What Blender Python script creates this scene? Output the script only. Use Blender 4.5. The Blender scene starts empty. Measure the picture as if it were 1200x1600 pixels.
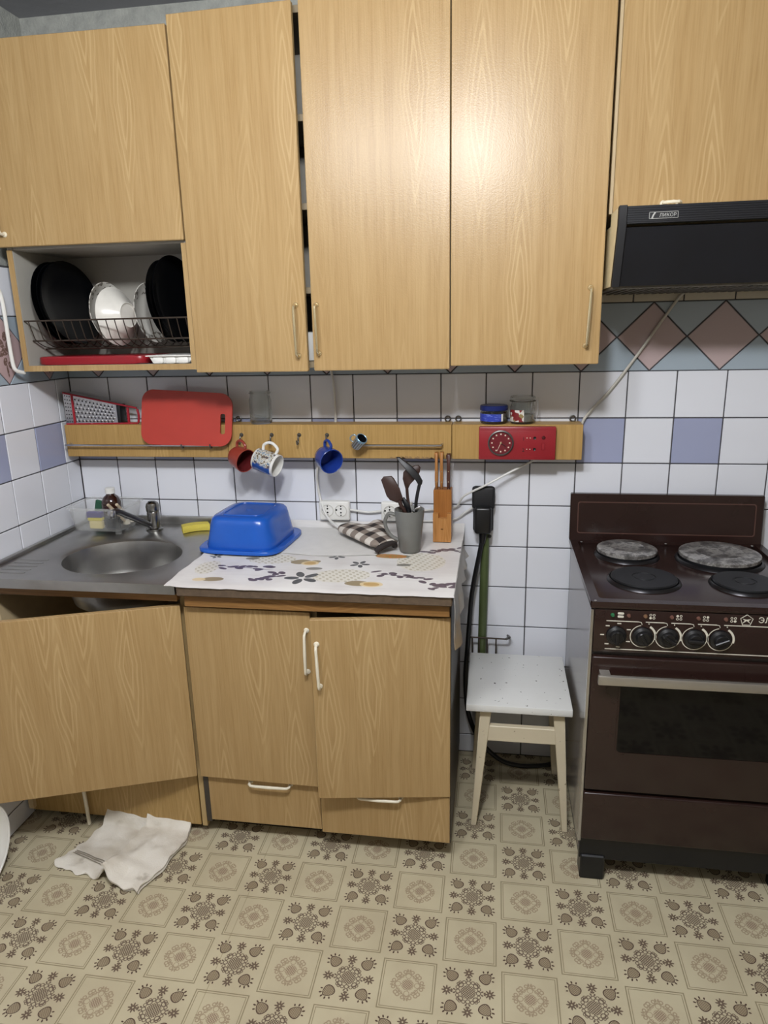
import bpy, bmesh, math, random
from mathutils import Vector, Matrix, noise as mnoise
random.seed(7)
PI = math.pi
SC = bpy.context.scene
COL = SC.collection

# ------------------------------------------------------------------ camera
cam_d = bpy.data.cameras.new('camera'); cam = bpy.data.objects.new('camera', cam_d); COL.objects.link(cam)
cam_d.sensor_fit = 'VERTICAL'; cam_d.sensor_height = 36.0; cam_d.lens = 1090.0 / 1600.0 * 36.0
cam_d.clip_start = 0.02
YAW, PITCH, ROLL = 0.15940981883101474, 0.25831660083294455, -0.02213752793719068
fw = Vector((-math.sin(YAW) * math.cos(PITCH), math.cos(YAW) * math.cos(PITCH), -math.sin(PITCH)))
rt = Vector((math.cos(YAW), math.sin(YAW), 0)); up = rt.cross(fw)
r2 = rt * math.cos(ROLL) + up * math.sin(ROLL); u2 = -rt * math.sin(ROLL) + up * math.cos(ROLL)
M = Matrix((r2, u2, -fw)).transposed().to_4x4()
M.translation = Vector((1.5482, -2.3965, 1.5980))
cam.matrix_world = M
SC.camera = cam

# ------------------------------------------------------------------ light
wd = bpy.data.worlds.new('world'); SC.world = wd; wd.use_nodes = True
wd.node_tree.nodes['Background'].inputs[0].default_value = (0.6, 0.65, 0.75, 1)
wd.node_tree.nodes['Background'].inputs[1].default_value = 0.05
def bulb(name, loc, power, radius, col=(0.97, 0.985, 1.0)):
    l = bpy.data.lights.new(name, 'POINT'); l.energy = power; l.shadow_soft_size = radius; l.color = col
    o = bpy.data.objects.new(name, l); COL.objects.link(o); o.location = loc
    return o
bulb('ceiling_lamp_bulb', (1.42, -1.95, 2.40), 48, 0.09)
bulb('ceiling_lamp_bulb', (0.92, -1.95, 2.42), 22, 0.09)
SC.view_settings.view_transform = 'Standard'; SC.view_settings.look = 'None'
SC.view_settings.gamma = 1.0; SC.view_settings.use_curve_mapping = False
SC.view_settings.exposure = 0.88

# ------------------------------------------------------------------ helpers: objects
W = {}
def setw(o, M, parent=None):
    W[o] = M.copy()
    if parent is None: o.matrix_local = M
    else: o.matrix_local = W[parent].inverted() @ M
def thing(name, label, cat, loc=(0, 0, 0), rotz=0, group=None):
    o = bpy.data.objects.new(name, None); COL.objects.link(o); o.empty_display_size = 0.05
    setw(o, Matrix.Translation(loc) @ Matrix.Rotation(rotz, 4, 'Z'))
    tag(o, label, cat, group); return o
def tag(o, label, cat, group=None):
    o['label'] = label; o['category'] = cat
    if group: o['group'] = group
    return o
def fin(bm, name, m, smooth=True, ang=35):
    bmesh.ops.recalc_face_normals(bm, faces=bm.faces[:])
    me = bpy.data.meshes.new(name); bm.to_mesh(me); bm.free()
    if m is not None: me.materials.append(m)
    if smooth:
        me.shade_smooth(); me.set_sharp_from_angle(angle=math.radians(ang))
    return me
def part(name, bm, m, parent=None, M=None, local=False, smooth=True, ang=35, label=None):
    """world-coordinate bmesh -> child of parent (origin = parent's); M: own matrix, bmesh in M-local; local: bmesh in parent space"""
    if M is not None:
        me = fin(bm, name, m, smooth, ang); o = bpy.data.objects.new(name, me); COL.objects.link(o)
        o.parent = parent; setw(o, M, parent)
    else:
        PM = W[parent] if parent is not None else Matrix.Identity(4)
        if not local: bmesh.ops.transform(bm, matrix=PM.inverted(), verts=bm.verts[:])
        me = fin(bm, name, m, smooth, ang); o = bpy.data.objects.new(name, me); COL.objects.link(o)
        o.parent = parent; setw(o, PM, parent)
    if label: o['label'] = label
    return o
def single(name, bm, m, label, cat, loc=(0, 0, 0), group=None, smooth=True, ang=35):
    """one-mesh thing, bmesh in world coordinates, origin at loc"""
    o = part(name, _shift(bm, loc), m, None, M=Matrix.Translation(loc), smooth=smooth, ang=ang)
    return tag(o, label, cat, group)
def _shift(bm, loc):
    bmesh.ops.translate(bm, vec=-Vector(loc), verts=bm.verts[:]); return bm
def struct(name, bm, m, smooth=False):
    o = part(name, bm, m, None, M=Matrix.Identity(4), smooth=smooth); o['kind'] = 'structure'; return o

# ------------------------------------------------------------------ helpers: shapes
def B(): return bmesh.new()
def box(bm, x0, x1, y0, y1, z0, z1, bev=0.0, seg=1, M=None):
    vs = [bm.verts.new(p) for p in ((x0,y0,z0),(x1,y0,z0),(x1,y1,z0),(x0,y1,z0),(x0,y0,z1),(x1,y0,z1),(x1,y1,z1),(x0,y1,z1))]
    fs = [bm.faces.new([vs[i] for i in f]) for f in ((0,3,2,1),(4,5,6,7),(0,1,5,4),(1,2,6,5),(2,3,7,6),(3,0,4,7))]
    geo = vs
    if bev > 0:
        es = list({e for f in fs for e in f.edges})
        r = bmesh.ops.bevel(bm, geom=es, offset=bev, segments=seg, profile=0.5, affect='EDGES')
        geo = list({v for f in r['faces'] for v in f.verts} | {v for v in vs if v.is_valid})
    if M is not None: bmesh.ops.transform(bm, matrix=M, verts=[v for v in geo if v.is_valid])
    return bm
def bx(*a, **k): return box(B(), *a, **k)
def tube(bm, pts, r, n=8, closed=False, cap=True):
    pts = [Vector(p) for p in pts]; N = len(pts); rings = []
    rr = r if isinstance(r, (list, tuple)) else [r] * N
    prev = None
    for i, p in enumerate(pts):
        if closed: t = (pts[(i+1) % N] - pts[i-1])
        else: t = pts[min(i+1, N-1)] - pts[max(i-1, 0)]
        t.normalize()
        if prev is None:
            a = Vector((0,0,1)) if abs(t.z) < 0.9 else Vector((1,0,0))
            u = t.cross(a).normalized()
        else:
            u = (prev - t * prev.dot(t)).normalized()
        prev = u; v = t.cross(u)
        rings.append([bm.verts.new(p + (u*math.cos(2*PI*k/n) + v*math.sin(2*PI*k/n)) * rr[i]) for k in range(n)])
    R = range(N) if closed else range(N-1)
    for i in R:
        a, b = rings[i], rings[(i+1) % N]
        for k in range(n): bm.faces.new((a[k], a[(k+1) % n], b[(k+1) % n], b[k]))
    if cap and not closed:
        bm.faces.new(rings[0][::-1]); bm.faces.new(rings[-1])
    return bm
def spline(pts, sub=6):
    P = [Vector(p) for p in pts]; out = []
    for i in range(len(P)-1):
        p0 = P[max(i-1,0)]; p1 = P[i]; p2 = P[i+1]; p3 = P[min(i+2,len(P)-1)]
        for s in range(sub):
            t = s/sub
            out.append(0.5*((2*p1) + (p2-p0)*t + (2*p0-5*p1+4*p2-p3)*t*t + (3*p1-p0-3*p2+p3)*t**3))
    out.append(P[-1]); return out
def lathe(bm, prof, n=32, M=None, cx=0, cy=0, sx=1, sy=1):
    rings = []; vs = []
    for r, z in prof:
        if r < 1e-6: v = bm.verts.new((cx, cy, z)); rings.append([v]); vs.append(v)
        else:
            rg = [bm.verts.new((cx + r*sx*math.cos(2*PI*k/n), cy + r*sy*math.sin(2*PI*k/n), z)) for k in range(n)]
            rings.append(rg); vs += rg
    for a, b in zip(rings, rings[1:]):
        if len(a) == 1 and len(b) == 1: continue
        for k in range(n):
            k2 = (k+1) % n
            if len(a) == 1: bm.faces.new((a[0], b[k], b[k2]))
            elif len(b) == 1: bm.faces.new((a[k], b[0], a[k2]))
            else: bm.faces.new((a[k], a[k2], b[k2], b[k]))
    if M is not None: bmesh.ops.transform(bm, matrix=M, verts=vs)
    return bm
def cyl(bm, p0, p1, r0, r1=None, n=16): 
    return tube(bm, [p0, p1], [r0, r0 if r1 is None else r1], n)
def prism(bm, pts, axis, a, b, bev=0.0, M=None, seg=1):
    """polygon pts (2D) extruded along axis 'x','y','z' from a to b"""
    def mk(p, t):
        return {'x': (t, p[0], p[1]), 'y': (p[0], t, p[1]), 'z': (p[0], p[1], t)}[axis]
    A = [bm.verts.new(mk(p, a)) for p in pts]; C = [bm.verts.new(mk(p, b)) for p in pts]
    n = len(pts); fs = [bm.faces.new(A[::-1]), bm.faces.new(C)]
    for i in range(n): fs.append(bm.faces.new((A[i], A[(i+1) % n], C[(i+1) % n], C[i])))
    geo = A + C
    if bev > 0:
        es = list(set(fs[0].edges) | set(fs[1].edges))
        r = bmesh.ops.bevel(bm, geom=es, offset=bev, segments=seg, profile=0.5, affect='EDGES')
        geo = list({v for f in r['faces'] for v in f.verts} | {v for v in geo if v.is_valid})
    if M is not None: bmesh.ops.transform(bm, matrix=M, verts=[v for v in geo if v.is_valid])
    return bm
def thicken(bm, t):
    bm.normal_update(); bmesh.ops.solidify(bm, geom=bm.faces[:], thickness=t)
def rrect(x0, x1, y0, y1, r, n=5):
    out = []
    for cx, cy, a0 in ((x1-r, y1-r, 0), (x0+r, y1-r, 90), (x0+r, y0+r, 180), (x1-r, y0+r, 270)):
        for k in range(n+1):
            a = math.radians(a0 + 90*k/n); out.append((cx + r*math.cos(a), cy + r*math.sin(a)))
    return out
def frame_prism(bm, outer, inner, axis, a, b):
    """ring between two equal-length outlines, extruded"""
    def mk(p, t): return {'x': (t, p[0], p[1]), 'y': (p[0], t, p[1]), 'z': (p[0], p[1], t)}[axis]
    n = len(outer)
    V = [[bm.verts.new(mk(p, t)) for p in L] for L in (outer, inner) for t in (a, b)]
    for i in range(n):
        j = (i+1) % n
        bm.faces.new((V[0][i], V[0][j], V[1][j], V[1][i])); bm.faces.new((V[2][i], V[2][j], V[3][j], V[3][i]))
        bm.faces.new((V[0][i], V[0][j], V[2][j], V[2][i])); bm.faces.new((V[1][i], V[1][j], V[3][j], V[3][i]))
    return bm
def text_bm(s, size, loc, depth=0.0006, mirror=False):
    """lettering standing in the XZ plane, facing -Y, left-bottom at loc"""
    cu = bpy.data.curves.new('t', 'FONT'); cu.body = s; cu.size = size; cu.extrude = depth
    o = bpy.data.objects.new('t', cu); COL.objects.link(o)
    dg = bpy.context.evaluated_depsgraph_get(); me = bpy.data.meshes.new_from_object(o.evaluated_get(dg))
    bpy.data.objects.remove(o)
    bm = B(); bm.from_mesh(me); bpy.data.meshes.remove(me)
    bmesh.ops.transform(bm, matrix=Matrix.Translation(loc) @ Matrix.Rotation(PI/2, 4, 'X'), verts=bm.verts[:])
    return bm
def remesh_bm(bm, voxel, smooth=4):
    me = bpy.data.meshes.new('r'); bm.to_mesh(me); bm.free()
    o = bpy.data.objects.new('r', me); COL.objects.link(o)
    md = o.modifiers.new('r', 'REMESH'); md.mode = 'VOXEL'; md.voxel_size = voxel
    ms = o.modifiers.new('s', 'SMOOTH'); ms.factor = 0.5; ms.iterations = smooth
    dg = bpy.context.evaluated_depsgraph_get(); m2 = bpy.data.meshes.new_from_object(o.evaluated_get(dg))
    bpy.data.objects.remove(o)
    out = B(); out.from_mesh(m2); return out

# ------------------------------------------------------------------ helpers: materials
def lin(c):
    if isinstance(c, str):
        c = tuple(int(c[i:i+2], 16)/255 for i in (0, 2, 4))
    return tuple(x/12.92 if x <= 0.04045 else ((x+0.055)/1.055)**2.4 for x in c[:3]) + (1,)
class G:
    """tiny node-expression builder"""
    def __init__(s, name):
        s.m = bpy.data.materials.new(name); s.m.use_nodes = True; s.t = s.m.node_tree
        s.p = s.t.nodes['Principled BSDF']
    def n(s, typ, **kw):
        nd = s.t.nodes.new(typ)
        for k, v in kw.items(): setattr(nd, k, v)
        return nd
    def put(s, sock, v):
        if isinstance(v, bpy.types.NodeSocket): s.t.links.new(v, sock)
        elif v is not None: sock.default_value = v
    def math(s, op, a, b=None, c=None):
        nd = s.n('ShaderNodeMath', operation=op)
        for i, v in enumerate((a, b, c)):
            if v is not None: s.put(nd.inputs[i], v)
        return nd.outputs[0]
    def mul(s, a, b): return s.math('MULTIPLY', a, b)
    def add(s, a, b): return s.math('ADD', a, b)
    def sub(s, a, b): return s.math('SUBTRACT', a, b)
    def mx(s, *a):
        r = a[0]
        for b in a[1:]: r = s.math('MAXIMUM', r, b)
        return r
    def abs(s, a): return s.math('ABSOLUTE', a)
    def lt(s, a, b): return s.math('LESS_THAN', a, b)
    def gt(s, a, b): return s.math('GREATER_THAN', a, b)
    def band(s, a, c, w): return s.lt(s.abs(s.sub(a, c)), w)
    def hyp(s, a, b): return s.math('SQRT', s.add(s.mul(a, a), s.mul(b, b)))
    def obj(s): return s.n('ShaderNodeTexCoord').outputs['Object']
    def pos(s): return s.n('ShaderNodeNewGeometry').outputs['Position']
    def sep(s, v):
        nd = s.n('ShaderNodeSeparateXYZ'); s.put(nd.inputs[0], v); return nd.outputs
    def comb(s, x, y, z):
        nd = s.n('ShaderNodeCombineXYZ')
        for i, v in enumerate((x, y, z)): s.put(nd.inputs[i], v)
        return nd.outputs[0]
    def vm(s, op, a, b=None):
        nd = s.n('ShaderNodeVectorMath', operation=op); s.put(nd.inputs[0], a)
        if b is not None: s.put(nd.inputs[1], b)
        return nd.outputs[0]
    def noise(s, v, scale, detail=2, rough=0.5, dist=0.0):
        nd = s.n('ShaderNodeTexNoise'); s.put(nd.inputs['Vector'], v)
        nd.inputs['Scale'].default_value = scale; nd.inputs['Detail'].default_value = detail
        nd.inputs['Roughness'].default_value = rough; nd.inputs['Distortion'].default_value = dist
        return nd.outputs[0]
    def noisec(s, v, scale, detail=2):
        nd = s.n('ShaderNodeTexNoise'); s.put(nd.inputs['Vector'], v)
        nd.inputs['Scale'].default_value = scale; nd.inputs['Detail'].default_value = detail
        return nd.outputs[1]
    def mix(s, f, a, b, typ='MIX'):
        nd = s.n('ShaderNodeMix', data_type='RGBA', blend_type=typ)
        s.put(nd.inputs[0], f)
        s.put(nd.inputs[6], a if isinstance(a, bpy.types.NodeSocket) else lin(a))
        s.put(nd.inputs[7], b if isinstance(b, bpy.types.NodeSocket) else lin(b))
        return nd.outputs[2]
    def ramp(s, f, stops, interp='LINEAR'):
        nd = s.n('ShaderNodeValToRGB'); s.put(nd.inputs[0], f); cr = nd.color_ramp; cr.interpolation = interp
        while len(cr.elements) < len(stops): cr.elements.new(0.5)
        for e, (p, c) in zip(cr.elements, stops): e.position = p; e.color = lin(c)
        return nd.outputs[0]
    def smooth(s, v, a, b):
        nd = s.n('ShaderNodeMapRange', interpolation_type='SMOOTHSTEP')
        s.put(nd.inputs[0], v); nd.inputs[1].default_value = a; nd.inputs[2].default_value = b
        return nd.outputs[0]
    def ell(s, v, cx, cy, rx, ry, rot=0.0, sz=1.0):
        """1 inside an ellipse of the XY plane of v"""
        nd = s.n('ShaderNodeMapping', vector_type='TEXTURE'); s.put(nd.inputs[0], v)
        nd.inputs[1].default_value = (cx, cy, 0); nd.inputs[2].default_value = (0, 0, rot); nd.inputs[3].default_value = (rx, ry, sz)
        ln = s.n('ShaderNodeVectorMath', operation='LENGTH'); s.put(ln.inputs[0], nd.outputs[0])
        return s.lt(ln.outputs['Value'], 1.0)
    def bump(s, h, strength=0.2, dist=0.002):
        nd = s.n('ShaderNodeBump'); s.put(nd.inputs['Height'], h); nd.inputs['Strength'].default_value = strength
        nd.inputs['Distance'].default_value = dist
        s.t.links.new(nd.outputs[0], s.p.inputs['Normal'])
    def done(s, col=None, rough=0.5, metal=0.0, **kw):
        if col is not None: s.put(s.p.inputs['Base Color'], col if isinstance(col, bpy.types.NodeSocket) else lin(col))
        s.put(s.p.inputs['Roughness'], rough); s.p.inputs['Metallic'].default_value = metal
        for k, v in kw.items(): s.put(s.p.inputs[k], v)
        return s.m
def plain(name, col, rough=0.5, metal=0.0, var=0.06, scale=30, bump=0.0, bscale=200, **kw):
    g = G(name); o = g.obj(); nz = g.noise(o, scale, 4)
    dark = tuple(max(0, c*(1-2*var)) for c in lin(col)[:3]); 
    nd = g.n('ShaderNodeMix', data_type='RGBA'); g.put(nd.inputs[0], nz)
    nd.inputs[6].default_value = dark + (1,); nd.inputs[7].default_value = tuple(min(1, c*(1+2*var)) for c in lin(col)[:3]) + (1,)
    if bump > 0: g.bump(g.noise(o, bscale, 3), bump, 0.001)
    return g.done(nd.outputs[2], rough, metal, **kw)
def wood(name, base, light, dark, rough=0.3, freq=1.0, horiz=False, coat=0.0):
    g = G(name); o = g.obj(); x, y, z = g.sep(o)
    rnd = g.n('ShaderNodeObjectInfo').outputs['Random']
    if horiz: x, z = z, x
    a = g.add(g.add(x, g.mul(y, 0.83)), g.mul(rnd, 7.3)); zz = g.add(z, g.mul(rnd, 3.1))
    # figure: contours of a stretched field, only inside upright stripes
    wob = g.mul(g.sub(g.noise(g.comb(a, 0.0, g.mul(zz, 0.8)), 5.0, 1), 0.5), 0.035)
    a2 = g.add(a, wob)
    vo = g.n('ShaderNodeTexVoronoi', distance='MINKOWSKI', voronoi_dimensions='2D'); vo.inputs['Scale'].default_value = 1.0; vo.inputs['Exponent'].default_value = 1.12; vo.inputs['Randomness'].default_value = 0.85
    warp = g.mul(g.sub(g.noise(g.comb(g.mul(a, 22.0), 3.0, g.mul(zz, 5.0)), 1.0, 2), 0.5), 0.10)
    g.put(vo.inputs['Vector'], g.comb(g.mul(a2, 9.0*freq), g.mul(zz, 1.25), 0.0))
    d = g.add(vo.outputs['Distance'], warp)
    some = g.smooth(g.sep(vo.outputs['Color'])[0], 0.15, 0.55)
    ln = g.smooth(g.math('SINE', g.mul(d, 58.0)), 0.0, 0.95)
    mask = g.mul(g.sub(1.0, g.smooth(d, 0.22, 0.56)), g.smooth(d, 0.02, 0.08))
    fine = g.noise(g.comb(g.mul(a, 260.0), 1.0, g.mul(zz, 7.0)), 1.0, 3, 0.6)
    fine2 = g.noise(g.comb(g.mul(a, 60.0), 2.0, g.mul(zz, 2.0)), 1.0, 2)
    c = g.mix(g.smooth(fine, 0.35, 0.75), base, dark)
    c = g.mix(g.mul(g.smooth(fine2, 0.3, 0.8), 0.35), c, light)
    c = g.mix(g.mul(g.mul(g.mul(ln, mask), some), 0.55), c, light)
    g.bump(g.noise(o, 260, 3), 0.22, 0.0010)
    return g.done(c, rough, **{'Specular IOR Level': 0.34})
M_door = wood('oak_laminate', 'A98B5E', 'C0A578', '9C7E52', 0.31)
M_rail = wood('rail_laminate', 'AE8C54', 'C3A167', '9D7B45', 0.42)
M_lath = wood('brown_lath', '8A6438', '9C7445', '72502A', 0.45, horiz=True)
M_carc = plain('carcass_board', 'CDB892', 0.5, var=0.05)
M_edge = plain('door_edge', 'B59A6B', 0.5)
M_inside = plain('carcass_inside', 'B9B3A8', 0.6)
M_dark = plain('dark_gap', '1E1A17', 0.8)
M_tile = plain('white_tile', 'DFE1E8', 0.12, var=0.03, scale=3)
M_tileb = plain('blue_tile', '9EA4C0', 0.14, var=0.04, scale=3)
M_tilep = plain('pink_tile', 'B5A2A2', 0.16, var=0.04, scale=3)
M_tileg = plain('pale_teal_tile', 'A0ADB8', 0.16, var=0.04, scale=3)
M_tilec = plain('cream_tile', 'C4BCAA', 0.2, var=0.03)
M_grout = plain('grout', '48474A', 0.9)
M_white = plain('white_plastic', 'E4E3DE', 0.35, var=0.02)
M_cable = plain('white_cable', 'D5D4D0', 0.4, var=0.03)
M_gcable = plain('grey_cable', 'C6C2B8', 0.45)
M_black = plain('black_plastic', '141416', 0.35)
M_blackm = plain('black_matt', '17171A', 0.6)
M_steel = plain('steel', 'C4C4C6', 0.28, 1.0, var=0.05, scale=8)
M_dsteel = plain('dull_steel', '6E6D6B', 0.38, 0.9)
M_brass = plain('brass', 'D8C7A0', 0.22, 0.75, var=0.04)
M_cream = plain('cream_enamel', 'E3DBC6', 0.3)
M_wire = plain('dark_wire', '4A4038', 0.4, 0.6)

# ------------------------------------------------------------------ setting
XR, YF, ZC = 2.75, -3.5, 2.60
TP, Z0 = 0.152, 1.445
def floor_mat():
    g = G('linoleum'); x, y, z = g.sep(g.pos())
    P = 0.1515
    u = g.mul(g.sub(x, 1.511), 1/P); v = g.mul(g.sub(y, -0.866), 1/P)
    i = g.math('FLOOR', g.add(u, 0.5)); j = g.math('FLOOR', g.add(v, 0.5))
    fu = g.sub(u, i); fv = g.sub(v, j)
    par = g.gt(g.abs(g.sub(g.math('FLOORED_MODULO', g.add(i, j), 2.0), 1.0)), 0.5)   # 1 = framed
    ax = g.abs(fu); ay = g.abs(fv); hi = g.mx(ax, ay); lo = g.math('MINIMUM', ax, ay)
    r = g.hyp(fu, fv)
    V = g.comb(hi, lo, 0.0)
    lat = g.lt(g.mul(g.math('SINE', g.mul(fu, 150.0)), g.math('SINE', g.mul(fv, 150.0))), 0.25)
    # framed cell
    fr = g.mx(g.band(hi, 0.452, 0.009), g.band(hi, 0.415, 0.006))
    def ring(cx, cy, rad, w): return g.mx(g.math('MULTIPLY', g.ell(V, cx, cy, rad, rad), g.sub(1.0, g.ell(V, cx, cy, rad-w, rad-w))))
    med = g.mx(g.mul(g.lt(r, 0.105), lat), ring(0.232, 0.060, 0.036, 0.018), ring(0.185, 0.150, 0.040, 0.020), ring(0.150, 0.105, 0.035, 0.012),
               g.band(g.add(hi, g.mul(lo, 0.75)), 0.222, 0.011), g.ell(V, 0.262, 0.02, 0.03, 0.015, 0.2), ring(0.16, 0.0, 0.05, 0.012))
    # ornament cell
    orn = g.mx(g.mul(g.lt(r, 0.125), lat), ring(0.168, 0.0, 0.042, 0.016), ring(0.125, 0.118, 0.044, 0.018),
               ring(0.175, 0.072, 0.034, 0.014), ring(0.165, 0.135, 0.030, 0.014), g.ell(V, 0.228, 0.030, 0.024, 0.014, 0.5))
    fx = g.sub(hi, 0.352); fr_ = g.hyp(fx, lo); th = g.math('ARCTAN2', lo, fx)
    flower = g.mul(g.lt(fr_, g.add(0.066, g.mul(g.math('COSINE', g.mul(th, 8.0)), 0.024))), g.gt(fr_, 0.014))
    leaf = g.ell(V, 0.268, 0.018, 0.022, 0.012, 0.6)
    s_ = g.sub(g.mul(g.add(hi, lo), 0.7071), 0.40); t_ = g.mul(g.sub(hi, lo), 0.7071)
    bw = g.sub(0.098, g.mul(s_, 0.30))
    bd = g.hyp(g.mul(s_, 1/0.110), g.math('DIVIDE', t_, bw))
    berry_in = g.lt(bd, 0.86)
    blat = g.gt(g.mul(g.math('SINE', g.mul(fu, 170.0)), g.math('SINE', g.mul(fv, 170.0))), 0.35)
    berry = g.mx(g.mul(g.lt(bd, 1.0), g.sub(1.0, berry_in)))
    berryfill = g.mul(berry_in, g.sub(1.0, g.mul(blat, 0.6)))
    S = g.comb(s_, t_, 0.0)
    dots = g.mx(g.ell(S, 0.135, 0.0, 0.026, 0.014), g.ell(S, 0.112, 0.065, 0.026, 0.014, 0.5), g.ell(S, 0.055, 0.112, 0.022, 0.013, 1.0))
    wear = g.noise(g.pos(), 9.0, 4)
    base = g.mix(g.smooth(wear, 0.3, 0.75), 'C3B99C', 'B9AE92')
    base = g.mix(g.mul(g.smooth(g.noise(g.pos(), 2.2, 3), 0.5, 0.75), 0.25), base, 'A99C83')
    brown = '503B34'; mid = '75624F'; pale = '9C8A6E'; frc = '857A5F'
    cf = g.mix(g.mul(fr, 0.9), base, frc); cf = g.mix(g.mul(med, 0.75), cf, '917D66')
    cf = g.mix(g.mul(g.mul(g.lt(r, 0.08), lat), 0.5), cf, '806458')
    co = g.mix(g.mul(orn, 0.85), base, brown)
    co = g.mix(g.mul(g.mx(flower, leaf), 0.9), co, '58453A')
    co = g.mix(g.mul(berryfill, 0.8), co, '6F5C48'); co = g.mix(g.mx(berry, dots), co, '4F3C32')
    c = g.mix(par, co, cf)
    # welded seam
    seam = g.band(g.add(x, g.mul(y, 0.0)), 0.862, 0.0012)
    c = g.mix(g.mul(seam, 0.5), c, '8D8062')
    g.bump(g.noise(g.pos(), 60, 3), 0.05, 0.002)
    return g.done(c, 0.45, **{'Specular IOR Level': 0.3})
struct('floor', bx(-0.1, XR+0.1, YF-0.1, 0.1, -0.05, 0.0), floor_mat())
g = G('ceiling_paint'); g.bump(g.noise(g.pos(), 40, 4), 0.3, 0.004)
M_ceil = g.done(g.mix(g.noise(g.pos(), 5, 4), '94959C', 'A2A3AA'), 0.8)
struct('ceiling', bx(-0.1, XR+0.1, YF-0.1, 0.1, ZC, ZC+0.05), M_ceil)
g = G('wall_plaster'); g.bump(g.noise(g.pos(), 120, 5), 0.8, 0.004)
M_plast = g.done(g.mix(g.noise(g.pos(), 30, 5), '7E817E', 'B2B3AC'), 0.85)
M_room = plain('room_wallpaper', '8C857A', 0.8)
wall_b = struct('wall_back', bx(-0.1, XR+0.1, 0.009, 0.1, 0, ZC), M_plast)
wall_l = struct('wall_left', bx(-0.1, -0.009, YF-0.1, 0.1, 0, ZC), M_plast)
struct('wall_right', bx(XR, XR+0.1, YF-0.1, 0.1, 0, ZC), M_room)
struct('wall_front', bx(-0.1, XR+0.1, YF-0.1, YF, 0, ZC), M_room)
part('grout_bed', bx(-0.008, XR, 0.003, 0.0095, 0, 1.815), M_grout, wall_b, smooth=False)
part('grout_bed', bx(-0.0095, -0.003, -1.75, 0.003, 0, 1.815), M_grout, wall_l, smooth=False)
GAP = 0.0019
mcache = {}
def tile(parent, side, a0, a1, z0, z1, m):
    w, h = round(a1-a0, 4), round(z1-z0, 4); key = (side, w, h, m.name)
    if key not in mcache:
        bm = B(); t = 0.007
        if side == 'b': box(bm, -w/2+GAP, w/2-GAP, 0, t, -h/2+GAP, h/2-GAP, 0.0016, 1)
        else: box(bm, -t, 0, -w/2+GAP, w/2-GAP, -h/2+GAP, h/2-GAP, 0.0016, 1)
        mcache[key] = fin(bm, 'tile', m, True, 30)
    o = bpy.data.objects.new('tile', mcache[key]); COL.objects.link(o); o.parent = parent
    c = ((a0+a1)/2, 0, (z0+z1)/2) if side == 'b' else (0, (a0+a1)/2, (z0+z1)/2)
    d = random.uniform(-0.0006, 0.0006)
    setw(o, Matrix.Translation((c[0] + (d if side == 'l' else 0), c[1] + (d if side == 'b' else 0), c[2])), parent)
    return o
def shape_tile(name, parent, side, pts, m):
    cx = sum(p[0] for p in pts)/len(pts); cz = sum(p[1] for p in pts)/len(pts)
    q = [(cx + (p[0]-cx)*(1-1.7*GAP/0.1), cz + (p[1]-cz)*(1-1.7*GAP/0.1)) for p in pts]
    key = (side, m.name) + tuple((round(p[0]-cx, 4), round(p[1]-cz, 4)) for p in q)
    if key not in mcache:
        bm = B(); qq = [(p[0]-cx, p[1]-cz) for p in q]
        prism(bm, qq, 'y' if side == 'b' else 'x', 0 if side == 'b' else -0.007, 0.007 if side == 'b' else 0, 0.0012)
        mcache[key] = fin(bm, name, m, True, 30)
    o = bpy.data.objects.new(name, mcache[key]); COL.objects.link(o); o.parent = parent
    setw(o, Matrix.Translation((cx, 0, cz) if side == 'b' else (0, cx, cz)), parent)
    return o
rows = [(Z0-TP*(k+1), Z0-TP*k) for k in range(9)] + [(0.0, Z0-TP*9)]
for k, (z0, z1) in enumerate(rows):
    for c in range(0, 18):
        m = M_tileb if (k == 1 and c % 2 == 0) else M_tile
        tile(wall_b, 'b', c*TP, (c+1)*TP, max(z0, 0.002), z1, m)
    ys = [0.0] + [-0.083 - 0.151*q for q in range(0, 11)]
    for q in range(len(ys)-1):
        m = M_tileb if (k == 1 and q % 2 == 1) else M_tile
        tile(wall_l, 'l', ys[q+1], ys[q], max(z0, 0.002), z1, m)
D = 0.2135
g = G('pink_flower_tile'); x, y, z = g.sep(g.obj()); V2 = g.comb(y, z, 0.0)
col = g.mix(g.noise(g.obj(), 3, 2), 'BBA3A3', 'B59C9C')
fl = None
for (a, b, rx, ry, ro) in ((0.0, 0.0, .012, .009, .4), (.012, .014, .011, .007, .9), (-.010, .016, .011, .007, 2.2), (.004, .030, .010, .007, 1.4), (-.014, -.006, .010, .006, .2),
                           (.016, -.008, .010, .006, -.5), (-.004, -.022, .009, .006, 1.2), (.010, -.030, .008, .006, 2.0), (-.016, .030, .007, .005, 0.3), (.02, .03, .006, .005, .3), (0, -.042, .003, .014, .1)):
    e = g.ell(V2, a*1.5, b*1.5, rx*1.5, ry*1.5, ro); fl = e if fl is None else g.mx(fl, e)
fl = g.mul(fl, g.smooth(g.noise(g.obj(), 130, 2), 0.25, 0.5))
M_tilef = g.done(g.mix(g.mul(fl, 0.85), col, '5F4638'), 0.16)
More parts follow.
